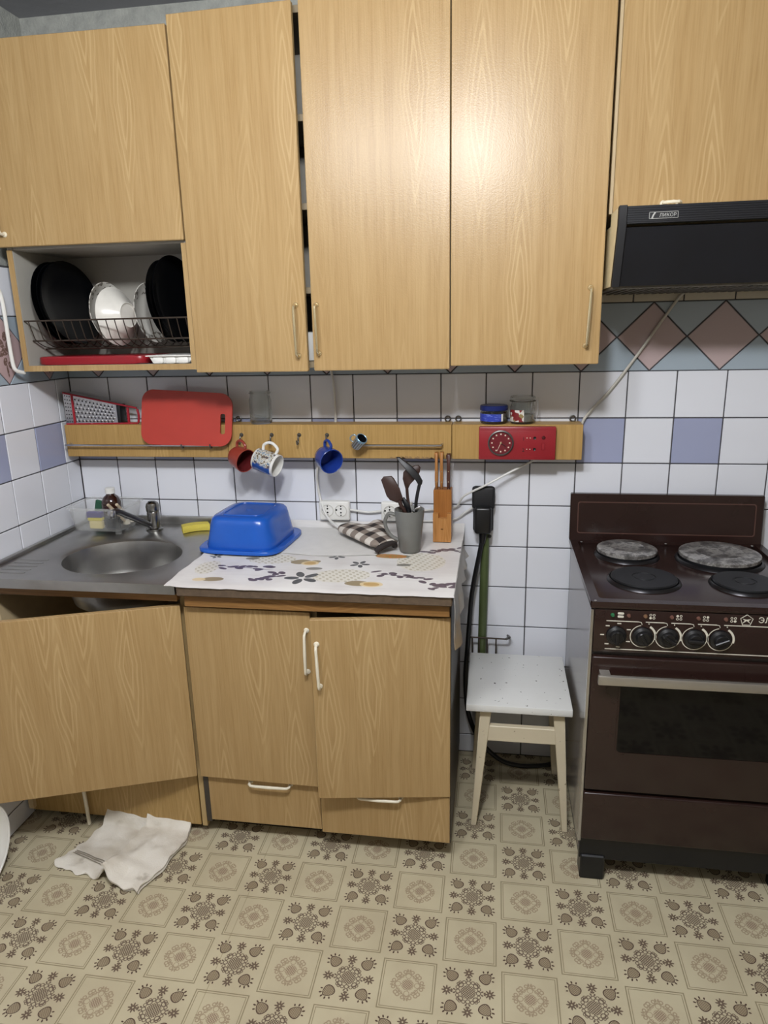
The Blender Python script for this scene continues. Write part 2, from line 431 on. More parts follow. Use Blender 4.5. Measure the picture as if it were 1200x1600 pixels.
def band(parent, side, x0, lo, hi):
    """frieze of pink lozenges between pale triangles, Z0..Z0+D"""
    k0 = int(math.floor((lo-x0)/D)) - 1; k1 = int(math.ceil((hi-x0)/D)) + 1
    def clip(pts):
        out = []
        for i in range(len(pts)):
            p, q = pts[i], pts[(i+1) % len(pts)]
            out.append(p) if lo <= p[0] <= hi else None
            for L in (lo, hi):
                if (p[0]-L)*(q[0]-L) < 0:
                    t = (L-p[0])/(q[0]-p[0]); out.append((L, p[1]+t*(q[1]-p[1])))
        if len(out) < 3: return None
        cx = sum(p[0] for p in out)/len(out); cz = sum(p[1] for p in out)/len(out)
        out.sort(key=lambda p: math.atan2(p[1]-cz, p[0]-cx))
        if max(p[0] for p in out)-min(p[0] for p in out) < 0.012: return None
        return out
    for k in range(k0, k1+1):
        c = x0 + k*D; zm = Z0 + D/2
        d = clip([(c-D/2, zm), (c, Z0), (c+D/2, zm), (c, Z0+D)])
        if d: shape_tile('lozenge_tile', parent, side, d, M_tilef if side == 'l' else M_tilep)
        for t in ([(c, Z0), (c+D, Z0), (c+D/2, zm)], [(c, Z0+D), (c+D/2, zm), (c+D, Z0+D)]):
            d = clip(t)
            if d: shape_tile('triangle_tile', parent, side, d, M_tileg)
band(wall_b, 'b', 2.04, 0.0, XR-0.01)
band(wall_l, 'l', -0.322, -1.59, 0.0)
for c in range(0, 18): tile(wall_b, 'b', c*TP, (c+1)*TP, Z0+D, Z0+D+TP, M_tilec)
ys = [0.0] + [-0.083 - 0.151*q for q in range(0, 11)]
for q in range(len(ys)-1): tile(wall_l, 'l', ys[q+1], ys[q], Z0+D, Z0+D+TP, M_tile)

# ------------------------------------------------------------------ cabinets
DT = 0.018
def bow(a, b, y, out=0.026, r=0.0042):
    """bow handle between a and b (x, z) on a face at y (facing -Y)"""
    bm = B(); A = Vector((a[0], y, a[1])); C = Vector((b[0], y, b[1])); n = Vector((0, -1, 0)); d = (C-A).normalized()
    pts = [A, A + n*out*0.7, A + n*out*0.95 + d*0.006, A + n*out + d*0.014, (A+C)/2 + n*(out+0.001), C + n*out - d*0.014, C + n*out*0.95 - d*0.006, C + n*out*0.7, C]
    tube(bm, pts, [r*1.1, r, r, r, r*1.15, r, r, r, r*1.1], 10)
    for P in (A, C): cyl(bm, P + n*0.0002, P + n*0.004, 0.0085, 0.0065, 14)
    return bm
def door(parent, hx, y, z0, w, h, side, ang, handle=None, m=M_door, hm=M_brass, name='door', tilt=0.0):
    s = 1 if side == 'L' else -1
    Mx = Matrix.Translation((hx, y, z0)) @ Matrix.Rotation(math.radians(-ang*s), 4, 'Z') @ Matrix.Rotation(math.radians(tilt), 4, 'Y')
    x0, x1 = (0, w) if s > 0 else (-w, 0)
    d = part(name, bx(x0, x1, -DT, 0, 0, h, 0.0012), m, parent, M=Mx)
    part('edge_band', box(bx(x0-0.0006 if s < 0 else x1-0.0006, x0+0.0006 if s < 0 else x1+0.0006, -DT+0.0015, -0.0015, 0.002, h-0.002),
                          x0+0.002, x1-0.002, -DT+0.0015, -0.0015, -0.0006, 0.0006), M_edge, d, local=True)
    if handle:
        a, b = handle
        part('handle', bow(a, b, -DT), hm, d, local=True)
    return d
def carcass(t, x0, x1, yb, yf, z0, z1, shelves=(), m=M_carc, inside=M_inside, back=True, top=True, bt=0.018):
    part('side_panel', bx(x0, x0+bt, yf, yb, z0, z1, 0.001), m, t)
    part('side_panel', bx(x1-bt, x1, yf, yb, z0, z1, 0.001), m, t)
    part('bottom_panel', bx(x0+bt, x1-bt, yf, yb, z0, z0+bt, 0.001), m, t)
    if top: part('top_panel', bx(x0+bt, x1-bt, yf, yb, z1-bt, z1, 0.001), m, t)
    if back: part('back_panel', bx(x0+bt, x1-bt, yb-0.006, yb-0.001, z0+bt, z1-bt), inside, t)
    for z in shelves: part('shelf', bx(x0+bt, x1-bt, yf+0.004, yb-0.007, z, z+bt, 0.001), m, t)
YB, YD = -0.002, -0.300
# cabinet over the sink with open dish niche
A = thing('wall_cabinet', 'wall cabinet over the sink with an open dish niche under its door', 'cabinet', (0.34, -0.15, 1.485))
M_greyin = plain('grey_laminate', 'A9A69E', 0.5, var=0.08, scale=6)
carcass(A, 0.042, 0.634, YB, YD+0.002, 1.485, 2.42, shelves=(1.855,), m=M_greyin, inside=M_greyin)
for a_ in ((0.042, 0.060, 1.485, 1.855), (0.616, 0.634, 1.485, 1.855), (0.060, 0.616, 1.485, 1.503)):
    part('edge_strip', bx(a_[0], a_[1], YD-0.001, YD+0.0015, a_[2], a_[3]), M_door, A)
door(A, 0.634, YD-0.002, 1.862, 0.604, 0.556, 'R', 0.6, ((-0.572, 0.035), (-0.572, 0.165)), hm=M_cream)
# double-door cabinet
Bc = thing('wall_cabinet', 'tall double-door wall cabinet with both doors slightly ajar over the mug rail', 'cabinet', (1.02, -0.15, 1.485))
carcass(Bc, 0.638, 1.418, YB, YD, 1.485, 2.44, shelves=(1.70, 1.93, 2.16), m=plain('brown_board', '7F7158', 0.6))
door(Bc, 0.640, YD-0.002, 1.477, 0.357, 0.962, 'L', 2.4, ((0.333, 0.045), (0.330, 0.190)))
door(Bc, 1.4165, YD-0.002, 1.478, 0.402, 0.962, 'R', 1.2, ((-0.385, 0.050), (-0.388, 0.188)))
# single-door cabinet
Cc = thing('wall_cabinet', 'tall single-door wall cabinet beside the range hood, shiny with a lamp glare', 'cabinet', (1.63, -0.15, 1.49))
carcass(Cc, 1.4205, 1.832, YB, YD, 1.492, 2.44, shelves=(1.80, 2.1))
door(Cc, 1.4205, YD-0.002, 1.487, 0.414, 0.953, 'L', 0.5, ((0.377, 0.05), (0.383, 0.205)))
# cabinet above the hood
Dc = thing('wall_cabinet', 'short wall cabinet above the black range hood', 'cabinet', (2.14, -0.15, 1.88))
carcass(Dc, 1.846, 2.44, YB, YD+0.012, 1.882, 2.44)
door(Dc, 2.438, YD+0.010, 1.882, 0.584, 0.556, 'R', 0.0, ((-0.458, 0.018), (-0.418, 0.018)), hm=M_cream)
# small white box seen in the gap of the double-door cabinet
single('storage_box', bx(0.94, 1.06, -0.26, -0.16, 1.5035, 1.59, 0.006, 2), M_white, 'white box seen through the gap between the two ajar doors', 'box', (1.0, -0.21, 1.5035))

# ------------------------------------------------------------------ range hood
H = thing('range_hood', 'black slanted range hood with beige sides above the brown cooker', 'range hood', (2.12, -0.2, 1.688))
hx0, hx1 = 1.847, 2.447
M_hood = plain('hood_black', '0D0F16', 0.4, var=0.2, scale=14)
M_hside = plain('hood_cream', 'D9CBA4', 0.4)
prof = [(-0.004, 1.690), (-0.395, 1.690), (-0.447, 1.832), (-0.447, 1.878), (-0.325, 1.878), (-0.325, 1.845), (-0.004, 1.845)]
for xa, xb in ((hx0, hx0+0.004), (hx1-0.004, hx1)):
    part('side_panel', prism(B(), [(p[0]*0.995-0.001, p[1]) for p in prof], 'x', xa, xb, 0.0008), M_hside, H)
for xa in (hx0, hx1-0.020):
    part('end_cap', prism(B(), [(-0.38, 1.690), (-0.401, 1.688), (-0.453, 1.832), (-0.453, 1.880), (-0.435, 1.880), (-0.435, 1.832)], 'x', xa, xa+0.020, 0.0012), M_blackm, H)
part('visor', prism(B(), [(-0.385, 1.692), (-0.397, 1.690), (-0.443, 1.828), (-0.435, 1.830)], 'x', hx0+0.0205, hx1-0.0205, 0.001), M_hood, H)
bm = prism(B(), [(-0.425, 1.837), (-0.447, 1.837), (-0.447, 1.878), (-0.425, 1.878)], 'x', hx0+0.0205, hx1-0.0205, 0.001)
for k in range(7): box(bm, hx0+0.021, hx1-0.021, -0.4485, -0.4465, 1.8405+k*0.0053, 1.8435+k*0.0053)
part('ribbed_strip', bm, M_hood, H)
part('top_panel', bx(hx0+0.005, hx1-0.005, -0.43, -0.33, 1.872, 1.877), M_hside, H)
bm = bx(hx0+0.004, hx1-0.004, -0.385, -0.01, 1.684, 1.692)
M_filter = plain('filter_grille', '6B675F', 0.55, 0.3, var=0.3, scale=20)
part('filter_grille', bm, M_filter, H)
bm = B()
for k in range(26): box(bm, hx0+0.02+k*0.0225, hx0+0.03+k*0.0225, -0.378, -0.02, 1.681, 1.6845)
part('grille_bars', bm, M_filter, H)
M_silver = plain('silver_print', 'B9B9B5', 0.4, 0.5)
bx0 = 1.920
bmn = B()
for a in ((bx0, bx0+0.069, 1.8455, 1.8465), (bx0, bx0+0.069, 1.8605, 1.8615), (bx0, bx0+0.001, 1.8455, 1.8615), (bx0+0.068, bx0+0.069, 1.8455, 1.8615)):
    box(bmn, a[0], a[1], -0.4505, -0.4488, a[2], a[3])
prism(bmn, [(bx0+0.005, 1.8463), (bx0+0.009, 1.8463), (bx0+0.0115, 1.853), (bx0+0.016, 1.8605), (bx0+0.012, 1.8605), (bx0+0.008, 1.8545)], 'y', -0.4505, -0.4488)
bp = part('badge', bx(bx0, bx0+0.069, -0.4493, -0.4484, 1.8455, 1.8615), M_blackm, H)
part('badge_frame', bmn, M_silver, bp)
part('lettering', text_bm('ЛИКОР', 0.0115, (bx0+0.024, -0.4498, 1.8495)), M_silver, bp, smooth=False)

# ------------------------------------------------------------------ base units
M_sinkpanel = wood('plinth_laminate', 'A98A55', 'BFA06C', '957643', 0.45)
S = thing('sink_cabinet', 'sink base cabinet with its wide door hanging open and a low plinth panel', 'cabinet', (0.32, -0.3, 0))
part('side_panel', bx(0.012, 0.030, -0.575, -0.02, 0.045, 0.866), M_carc, S)
part('side_panel', bx(0.628, 0.644, -0.562, -0.02, 0.03, 0.866), M_edge, S)
M_shadebd = plain('shaded_board', '5E5344', 0.7)  # shade inside the sink cabinet, put into the board colour
part('bottom_panel', bx(0.030, 0.628, -0.555, -0.02, 0.235, 0.252), M_shadebd, S)
part('back_panel', bx(0.030, 0.628, -0.024, -0.018, 0.05, 0.86), M_shadebd, S)
part('top_rail', bx(0.012, 0.644, -0.612, -0.59, 0.838, 0.868, 0.002), M_lath, S)
part('plinth_back', bx(0.03, 0.64, -0.50, -0.488, 0.0, 0.06), M_dark, S)
part('plinth_panel', bx(0.014, 0.622, -0.560, -0.545, 0.030, 0.234, 0.001), M_sinkpanel, S)
door(S, 0.636, -0.578, 0.240, 0.602, 0.578, 'R', 20.5, ((-0.57, 0.38), (-0.57, 0.51)), hm=M_cream)
F = thing('base_cabinet', 'two-door base cabinet with two bottom drawers under the patterned oilcloth', 'cabinet', (1.05, -0.3, 0))
M_side = plain('dark_side', '3A342E', 0.45)
part('side_panel', bx(0.652, 0.668, -0.575, -0.02, 0.06, 0.866), M_side, F)
part('side_panel', bx(1.424, 1.440, -0.575, -0.02, 0.06, 0.866), M_side, F)
part('mid_panel', bx(1.030, 1.046, -0.555, -0.02, 0.06, 0.835), M_carc, F)
part('bottom_panel', bx(0.668, 1.424, -0.555, -0.02, 0.06, 0.076), M_carc, F)
part('shelf', bx(0.668, 1.424, -0.55, -0.03, 0.232, 0.248), M_carc, F)
part('back_panel', bx(0.668, 1.424, -0.026, -0.02, 0.06, 0.86), M_inside, F)
part('plinth', bx(0.66, 1.43, -0.50, -0.485, 0.0, 0.06), M_dark, F)
part('top_rail', bx(0.668, 1.438, -0.618, -0.598, 0.826, 0.862, 0.002), M_lath, F)
door(F, 0.652, -0.574, 0.238, 0.384, 0.576, 'L', 0.8, ((0.371, 0.390), (0.373, 0.520)), hm=M_cream)
door(F, 1.437, -0.580, 0.240, 0.392, 0.576, 'R', 8.0, ((-0.372, 0.372), (-0.376, 0.502)), hm=M_cream)
for (xa, xb, yy, zz, hx) in ((0.656, 1.034, -0.556, 0.066, 0.875), (1.040, 1.438, -0.574, 0.072, 1.225)):
    d = part('drawer', bx(xa, xb, yy-0.018, yy, zz, 0.234, 0.0012), M_door, F)
    part('handle', bow((hx-0.065, 0.222), (hx+0.065, 0.222), yy-0.018, 0.024), M_cream, d)

# ------------------------------------------------------------------ worktop, oilcloth
M_wt = plain('worn_board', '5A4A3A', 0.7, var=0.25, scale=60)
single('worktop', bx(0.657, 1.446, -0.640, -0.005, 0.866, 0.8965, 0.003), M_wt, 'worn chipboard worktop under the patterned oilcloth', 'worktop', (1.05, -0.32, 0.866))
def cloth_mat():
    g = G('oilcloth'); p = g.pos(); x, y, z = g.sep(p); V = g.comb(x, y, 0.0)
    c = g.mix(g.smooth(g.noise(p, 7, 4), 0.35, 0.7), 'E0DEDB', 'D3CFCC')
    stripe = g.noise(g.comb(g.mul(x, 3.0), g.mul(y, 70.0), 0.0), 1.0, 2)
    c = g.mix(g.mul(g.smooth(stripe, 0.5, 0.7), 0.18), c, 'B9B2B0')
    R = random.Random(3)
    last = [0.0]
    def pile(lst):
        f = None
        for e in lst:          # chained through z so that the shader stays small
            m = g.ell(g.comb(x, y, last[0]), *e, sz=1e6); f = m if f is None else g.mx(f, m); last[0] = f
        return f
    # dotted beige patches
    lat = g.gt(g.mul(g.math('SINE', g.mul(g.add(x, g.mul(y, 0.3)), 300.0)), g.math('SINE', g.mul(y, 210.0))), 0.35)
    patch = pile([(0.865, -0.385, .075, .045, .1), (1.115, -0.515, .085, .055, .2), (1.335, -0.37, .075, .085, .1), (0.69, -0.48, .035, .06, 0.)])
    c = g.mix(g.mul(patch, 0.35), c, 'D6CFB4'); c = g.mix(g.mul(g.mul(patch, lat), 0.6), c, 'A3997A')
    # lavender sprigs
    lav = []
    for (cx, cy, ln, ro) in ((0.815, -0.475, .085, -0.12), (1.30, -0.505, .085, -0.2), (1.395, -0.255, .06, 0.2), (1.425, -0.565, .045, .5), (0.90, -0.555, .04, .5)):
        for k in range(13):
            t = -1 + k/6.0
            lav.append((cx + t*ln*math.cos(ro) + R.uniform(-.006, .006), cy + t*ln*math.sin(ro) + R.uniform(-.022, .022)*(0.4+abs(t+0.3)), R.uniform(.010, .017), R.uniform(.006, .010), R.uniform(-.8, .8)))
        lav.append((cx, cy, ln, .0022, ro))
    c = g.mix(g.mul(pile(lav), 0.97), c, g.mix(g.noise(p, 90, 2), '3A2E36', '6A5A68'))
    # dark blossoms
    bl = []
    for (cx, cy, s) in ((1.005, -0.545, .05), (1.15, -0.41, .03), (1.065, -0.345, .026), (0.675, -0.375, .02)):
        for k in range(5):
            a = k*1.257 + s*40; bl.append((cx + 0.62*s*math.cos(a), cy + 0.62*s*math.sin(a), .44*s, .24*s, a))
    c = g.mix(g.mul(pile(bl), 0.97), c, g.mix(g.noise(p, 70, 2), '262325', '5E6264'))
    # pale fruit and leaves
    c = g.mix(0.9, c, c)
    c = g.mix(g.mul(pile([(0.965, -0.405, .034, .022, .1), (1.175, -0.575, .038, .020, 0.), (0.745, -0.58, .033, .018, .1), (1.005, -0.400, .02, .014, .4)]), 0.9), c, '8C7A52')
    c = g.mix(g.mul(pile([(0.995, -0.415, .028, .021, 0.), (1.215, -0.578, .033, .021, 0.), (0.705, -0.585, .02, .014, 0.)]), 0.9), c, 'DCC79B')
    c = g.mix(g.mul(pile([(0.995, -0.415, .019, .013, 0.), (1.215, -0.578, .023, .013, 0.)]), 0.8), c, 'B7904A')
    c = g.mix(g.mul(pile([(0.80, -0.385, .022, .012, .2), (1.02, -0.462, .025, .012, .1), (1.285, -0.405, .022, .012, .1), (1.255, -0.325, .04, .016, 0.)]), 0.85), c, '6C6A62')
    c = g.mix(g.mul(pile([(1.235, -0.325, .05, .022, 0.)]), 0.9), c, g.mix(g.smooth(g.noise(p, 110, 2), .4, .6), 'C9793A', '9E8A48'))
    g.bump(g.noise(g.comb(g.mul(x, 6.0), g.mul(y, 30.0), 0.0), 1.0, 3), 0.25, 0.0015)
    return g.done(c, 0.42)
M_oil = cloth_mat()
OC = thing('oilcloth', 'white oilcloth with lavender and fruit print over the worktop', 'oilcloth', (1.05, -0.32, 0.897))
bm = B(); nx, ny = 44, 36
gr = [[None]*(ny+1) for _ in range(nx+1)]
for i in range(nx+1):
    for j in range(ny+1):
        x = 0.625 + (1.452-0.625)*i/nx; y = -0.646 + 0.642*j/ny
        z = 0.8995 + 0.0012*mnoise.noise((x*14, y*20, 0)) + 0.0008*mnoise.noise((x*40, y*60, 3))
        if i == 0: x += 0.008*mnoise.noise((0, y*14, 5))
        if x < 0.66: z += 0.0035
        if j == 0: y += 0.004*mnoise.noise((x*25, 0, 1)); z -= 0.003
        if j == ny: z += 0.022
        if j == ny-1: z += 0.012; y += 0.008
        gr[i][j] = bm.verts.new((x, y, z))
for i in range(nx):
    for j in range(ny): bm.faces.new((gr[i][j], gr[i+1][j], gr[i+1][j+1], gr[i][j+1]))
thicken(bm, 0.0012)
part('top_sheet', bm, M_oil, OC, ang=60)
# folded sheet lying at the back, plain side
M_oilp = plain('oilcloth_plain', 'DAD8D4', 0.45, var=0.04, bump=0.3, bscale=40)
bm = B(); nx, ny = 30, 8; gr = []
for i in range(nx+1):
    row = []
    for j in range(ny+1):
        x = 0.69 + 0.50*i/nx; y = -0.335 + 0.325*j/ny + (0.012*math.sin(x*17) if j == 0 else 0)
        row.append(bm.verts.new((x, y, 0.9028 + 0.0012*mnoise.noise((x*10, y*26, 9)))))
    gr.append(row)
for i in range(nx):
    for j in range(ny): bm.faces.new((gr[i][j], gr[i+1][j], gr[i+1][j+1], gr[i][j+1]))
thicken(bm, 0.0012)
part('plain_sheet', bm, M_oilp, OC, ang=60)
# hanging right end
M_oilg = G('oilcloth_grimy'); g = M_oilg; p = g.pos(); x, y, z = g.sep(p)
c = g.mix(g.noise(p, 14, 4), 'B4B2AF', '928F8B'); M_oilg = g.done(g.mix(g.smooth(g.add(g.noise(p, 22, 3), g.mul(g.sub(0.82, z), 5.0)), 0.35, 0.9), c, 'A08C70'), 0.5)
bm = B(); nx, ny = 20, 12; gr = []
for i in range(nx+1):
    y = -0.642 + 0.50*i/nx; row = []
    drop = 0.16 if y < -0.59 else 0.16*max(0.35, 1-(y+0.59)*4.2)
    for j in range(ny+1):
        t = j/ny
        row.append(bm.verts.new((1.450 + 0.012*t + 0.010*t*math.sin(y*55+t*3), y, 0.901 - drop*t)))
    gr.append(row)
for i in range(nx):
    for j in range(ny): bm.faces.new((gr[i][j], gr[i+1][j], gr[i+1][j+1], gr[i][j+1]))
thicken(bm, 0.0014)
part('hanging_end', bm, M_oilg, OC, ang=60)

# ------------------------------------------------------------------ sink
SK = thing('kitchen_sink', 'stainless steel sink top with a round bowl in the corner', 'sink', (0.33, -0.32, 0.87))
g = G('sink_steel'); o_ = g.obj(); nz = g.noise(o_, 16, 5)
M_sink = g.done(g.mix(nz, '9C9B98', 'BEBDBA'), g.add(0.26, g.mul(nz, 0.16)), 1.0)
sx0, sx1, sy0, sy1 = 0.004, 0.653, -0.640, -0.006
ecx, ecy, ea, eb = 0.360, -0.390, 0.190, 0.172
N = 72; bm = B(); outer, mid, hole = [], [], []
for k in range(N):
    a = 2*PI*k/N + 1e-4; dx, dy = math.cos(a), math.sin(a)
    hp = (ecx + ea*dx, ecy + eb*dy); mp = (ecx + (ea+0.014)*dx, ecy + (eb+0.014)*dy)
    d = [((sx1-ecx)/dx if dx > 0 else (sx0-ecx)/dx) if abs(dx) > 1e-9 else 9, ((sy1-ecy)/dy if dy > 0 else (sy0-ecy)/dy) if abs(dy) > 1e-9 else 9]
    t = min(d); outer.append([ecx + dx*t, ecy + dy*t]); mid.append(mp); hole.append(hp)
for cx, cy in ((sx0, sy0), (sx1, sy0), (sx0, sy1), (sx1, sy1)):
    k = min(range(N), key=lambda q: (outer[q][0]-cx)**2 + (outer[q][1]-cy)**2); outer[k] = [cx, cy]
zt = 0.900
vo = [bm.verts.new((p[0], p[1], zt)) for p in outer]; vm_ = [bm.verts.new((p[0], p[1], zt)) for p in mid]; vh = [bm.verts.new((p[0], p[1], zt-0.006)) for p in hole]
vl = [bm.verts.new((p[0], p[1], zt-0.030)) for p in outer]
for k in range(N):
    j = (k+1) % N
    bm.faces.new((vo[k], vo[j], vm_[j], vm_[k])); bm.faces.new((vm_[k], vm_[j], vh[j], vh[k])); bm.faces.new((vo[k], vo[j], vl[j], vl[k]))
part('deck', bm, M_sink, SK, ang=40)
bm = B(); lathe(bm, [(1.0, zt-0.006), (0.985, zt-0.02), (0.965, zt-0.05), (0.94, zt-0.10), (0.88, zt-0.140), (0.75, zt-0.158), (0.45, zt-0.165), (0.16, zt-0.168), (0.12, zt-0.174), (0.0, zt-0.174)], 72, cx=ecx, cy=ecy, sx=ea, sy=eb)
part('bowl', bm, M_sink, SK, ang=60)
part('upstand', box(bx(sx0, sx1, -0.022, -0.006, zt-0.002, zt+0.030, 0.004, 2), sx0, sx0+0.018, -0.62, -0.022, zt-0.002, zt+0.012, 0.004, 2), M_sink, SK)
part('drain', lathe(B(), [(0.0, zt-0.166), (0.030, zt-0.166), (0.034, zt-0.169), (0.034, zt-0.175)], 24, cx=ecx, cy=ecy), M_dsteel, SK)
bm = B()
for k in range(5):
    pts = rrect(0.0, 0.10, 0, 0.012, 0.0055, 3)
    prism(bm, [(0.045+p[0], -0.47-k*0.030+p[1]) for p in pts], 'z', zt, zt+0.0014)
part('drainer_ribs', bm, M_sink, SK)
# faucet
FA = thing('faucet', 'dull chrome mixer tap with a swung-out spout behind the sink bowl', 'faucet', (0.325, -0.105, 0.90))
M_fau = plain('worn_chrome', '8C8B88', 0.25, 1.0, var=0.1, scale=20)
part('body', lathe(B(), [(0, 0.90), (0.030, 0.90), (0.030, 0.908), (0.023, 0.912), (0.0225, 0.968), (0.0205, 0.972), (0.0, 0.972)], 28, cx=0.330, cy=-0.105), M_fau, FA)
lv = part('lever_cap', lathe(B(), [(0, 0.973), (0.0235, 0.973), (0.0245, 0.990), (0.021, 1.002), (0.012, 1.009), (0, 1.010)], 28, cx=0.330, cy=-0.105), M_fau, FA)
part('marker', lathe(B(), [(0, 1.0105), (0.007, 1.0105), (0.007, 1.0095)], 14, cx=0.327, cy=-0.115), M_black, lv)
M_spout = plain('grey_spout', '605F60', 0.3, 0.9)
part('spout', tube(B(), spline([(0.326, -0.12, 0.922), (0.312, -0.155, 0.945), (0.288, -0.20, 0.978), (0.270, -0.235, 1.002), (0.262, -0.25, 1.004)], 5), 0.0105, 14), M_spout, FA)
part('aerator', lathe(B(), [(0, 1.012), (0.0125, 1.012), (0.0135, 1.008), (0.0135, 0.992), (0.011, 0.985), (0.0, 0.985)], 20, cx=0.258, cy=-0.256), M_steel, FA)

# ------------------------------------------------------------------ cooker
K = thing('electric_cooker', 'brown enamel electric cooker with four hotplates and a glass oven door', 'cooker', (2.11, -0.31, 0))
M_kb = plain('brown_enamel', '2A1B18', 0.2, var=0.08, scale=10)
M_kside = plain('grey_enamel', '6F6A69', 0.18, 0.2, var=0.05)
M_kprint = plain('cream_print', 'D8D3C4', 0.5)
M_kblack = plain('black_enamel', '0C0E13', 0.35)
M_glass = plain('oven_glass', '050507', 0.05, var=0.0, **{'Specular IOR Level': 0.3})
kx0, kx1 = 1.816, 2.412
part('body', bx(kx0, kx1, -0.590, -0.055, 0.10, 0.862, 0.002), M_kside, K)
for xa in (kx0-0.003, kx1-0.005): part('corner_trim', bx(xa, xa+0.008, -0.606, -0.592, 0.135, 0.862, 0.001), M_steel, K)
# top plate with raised edge
bm = bx(kx0-0.006, kx1+0.006, -0.616, -0.028, 0.868, 0.882, 0.004, 2)
top = part('cooktop', bm, M_kb, K)
bm = B(); frame_prism(bm, rrect(kx0-0.006, kx1+0.006, -0.616, -0.028, 0.010), rrect(kx0+0.018, kx1-0.018, -0.590, -0.075, 0.012), 'z', 0.878, 0.888)
part('rim', bm, M_kb, top)
bm = B()
for x, y in ((kx0+0.03, -0.082), (kx1-0.03, -0.082), (kx0+0.10, -0.082), (kx0+0.3, -0.082), (kx0+0.006, -0.608)): lathe(bm, [(0, 0.8905), (0.0035, 0.8895), (0.004, 0.888)], 10, cx=x, cy=y)
part('screws', bm, M_steel, top)['kind'] = 'stuff'
# splash panel
bm = prism(B(), [(-0.062, 0.886), (-0.040, 0.886), (-0.030, 1.046), (-0.048, 1.046)], 'x', kx0-0.008, kx1+0.006, 0.003)
sp = part('splash_panel', bm, M_kb, K)
bm = B(); frame_prism(bm, rrect(kx0+0.016, kx1-0.018, 0.912, 1.020, 0.008), rrect(kx0+0.019, kx1-0.021, 0.915, 1.017, 0.007), 'y', -0.002, 0.002)
bmesh.ops.transform(bm, matrix=Matrix.Translation((0, -0.0550, 0)) @ Matrix.Rotation(0.088, 4, 'X').to_4x4() @ Matrix.Translation((0, 0, 0)), verts=[])
ca = math.atan2(0.014, 0.160)
bmesh.ops.transform(bm, matrix=Matrix.Translation((0, -0.0615, 0.886)) @ Matrix.Rotation(-ca, 4, 'X') @ Matrix.Translation((0, 0, -0.886)), verts=bm.verts[:])
part('embossed_line', bm, plain('worn_brown', '5A3E36', 0.3), sp)
M_plate = plain('hotplate_iron', '17181B', 0.45, 0.3, var=0.2, scale=25)
g = G('scorched_lid'); o_ = g.obj(); nz = g.noise(o_, 30, 6, 0.7)
M_lid = g.done(g.ramp(nz, [(0.32, '4A4846'), (0.47, '8A8784'), (0.56, 'C8C5C0'), (0.7, '6D6A67')]), 0.4, 0.7)
M_ringd = plain('dark_ring', '2B2A2C', 0.3, 0.7)
def hotplate(cx, cy, r, h, lid):
    z = 0.882
    p = part('hotplate', lathe(B(), [(0, z+h), (r*0.28, z+h), (r*0.30, z+h-0.002), (r*0.34, z+h-0.002), (r*0.36, z+h), (r*0.93, z+h), (r*0.97, z+h-0.003), (r*0.97, z+0.004), (r*0.9, z)], 40, cx=cx, cy=cy), M_plate, K)
    part('trim_ring', lathe(B(), [(r*0.97, z+0.002), (r*1.0, z+0.009), (r*1.04, z+0.007), (r*1.08, z+0.0005)], 40, cx=cx, cy=cy), M_ringd, p)
    if lid:
        q = z + h + 0.0005
        part('cover_disc', lathe(B(), [(0, q+0.010), (r*0.55, q+0.0105), (r*0.58, q+0.012), (r*0.62, q+0.0105), (r*0.92, q+0.010), (r*0.985, q+0.007), (r*0.99, q-0.002), (r*0.96, q-0.003)], 44, cx=cx, cy=cy), M_lid, p)
hotplate(1.972, -0.195, 0.092, 0.016, True); hotplate(2.240, -0.225, 0.118, 0.018, True)
hotplate(1.979, -0.430, 0.094, 0.014, False); hotplate(2.246, -0.440, 0.086, 0.014, False)
# control panel
yk = -0.611
cp = part('control_panel', bx(kx0+0.006, kx1-0.004, yk, -0.588, 0.742, 0.866, 0.004, 2), M_kb, K)
def flat(bm, x0, x1, z0, z1): box(bm, x0, x1, yk-0.0012, yk+0.0005, z0, z1)
def arc(bm, cx, cz, r, w, a0, a1, n=28):
    p = [(cx + r*math.cos(math.radians(a0+(a1-a0)*k/n)), cz + r*math.sin(math.radians(a0+(a1-a0)*k/n))) for k in range(n+1)]
    q = [(cx + (r+w)*math.cos(math.radians(a0+(a1-a0)*k/n)), cz + (r+w)*math.sin(math.radians(a0+(a1-a0)*k/n))) for k in range(n+1)]
    for k in range(n):
        vs = [bm.verts.new((a[0], y, a[1])) for y in (yk-0.0012,) for a in (p[k], p[k+1], q[k+1], q[k])]
        bm.faces.new(vs)
kz = 0.793
bm = B(); xs = (1.947, 2.011, 2.077, 2.141)
x_prev = 1.853
for x in xs:
    flat(bm, x_prev, x-0.012, 0.8325, 0.8345)
    tube(bm, [(x-0.012, yk-0.0006, 0.8335), (x-0.005, yk-0.0006, 0.832), (x-0.003, yk-0.0006, 0.826)], 0.0010, 5); x_prev = x + 0.006
    arc(bm, x, kz, 0.030, 0.0022, 100, 345); arc(bm, x, kz, 0.030, 0.0055, -15, 58)
    flat(bm, x+0.013, x+0.0155, 0.8275, 0.8300)
flat(bm, x_prev, 2.385, 0.8325, 0.8345); flat(bm, 1.853, 2.385, 0.7515, 0.7535)
for a in range(7):
    t = math.radians(30 + a*50); x, z = 1.880 + 0.036*math.cos(t), kz + 0.034*math.sin(t); flat(bm, x-0.005, x+0.005, z-0.0013, z+0.0013)
for i, x in enumerate((1.968, 2.035, 2.101, 2.168)):
    for dx in (-1, 1):
        for dz in (-1, 1):
            full = (i, dx, dz) in ((0, -1, -1), (1, -1, 1), (2, 1, 1), (3, 1, -1))
            arc(bm, x+dx*0.0042, 0.8500+dz*0.0042, 0.0 if full else 0.0020, 0.0034 if full else 0.0014, 0, 360, 12)
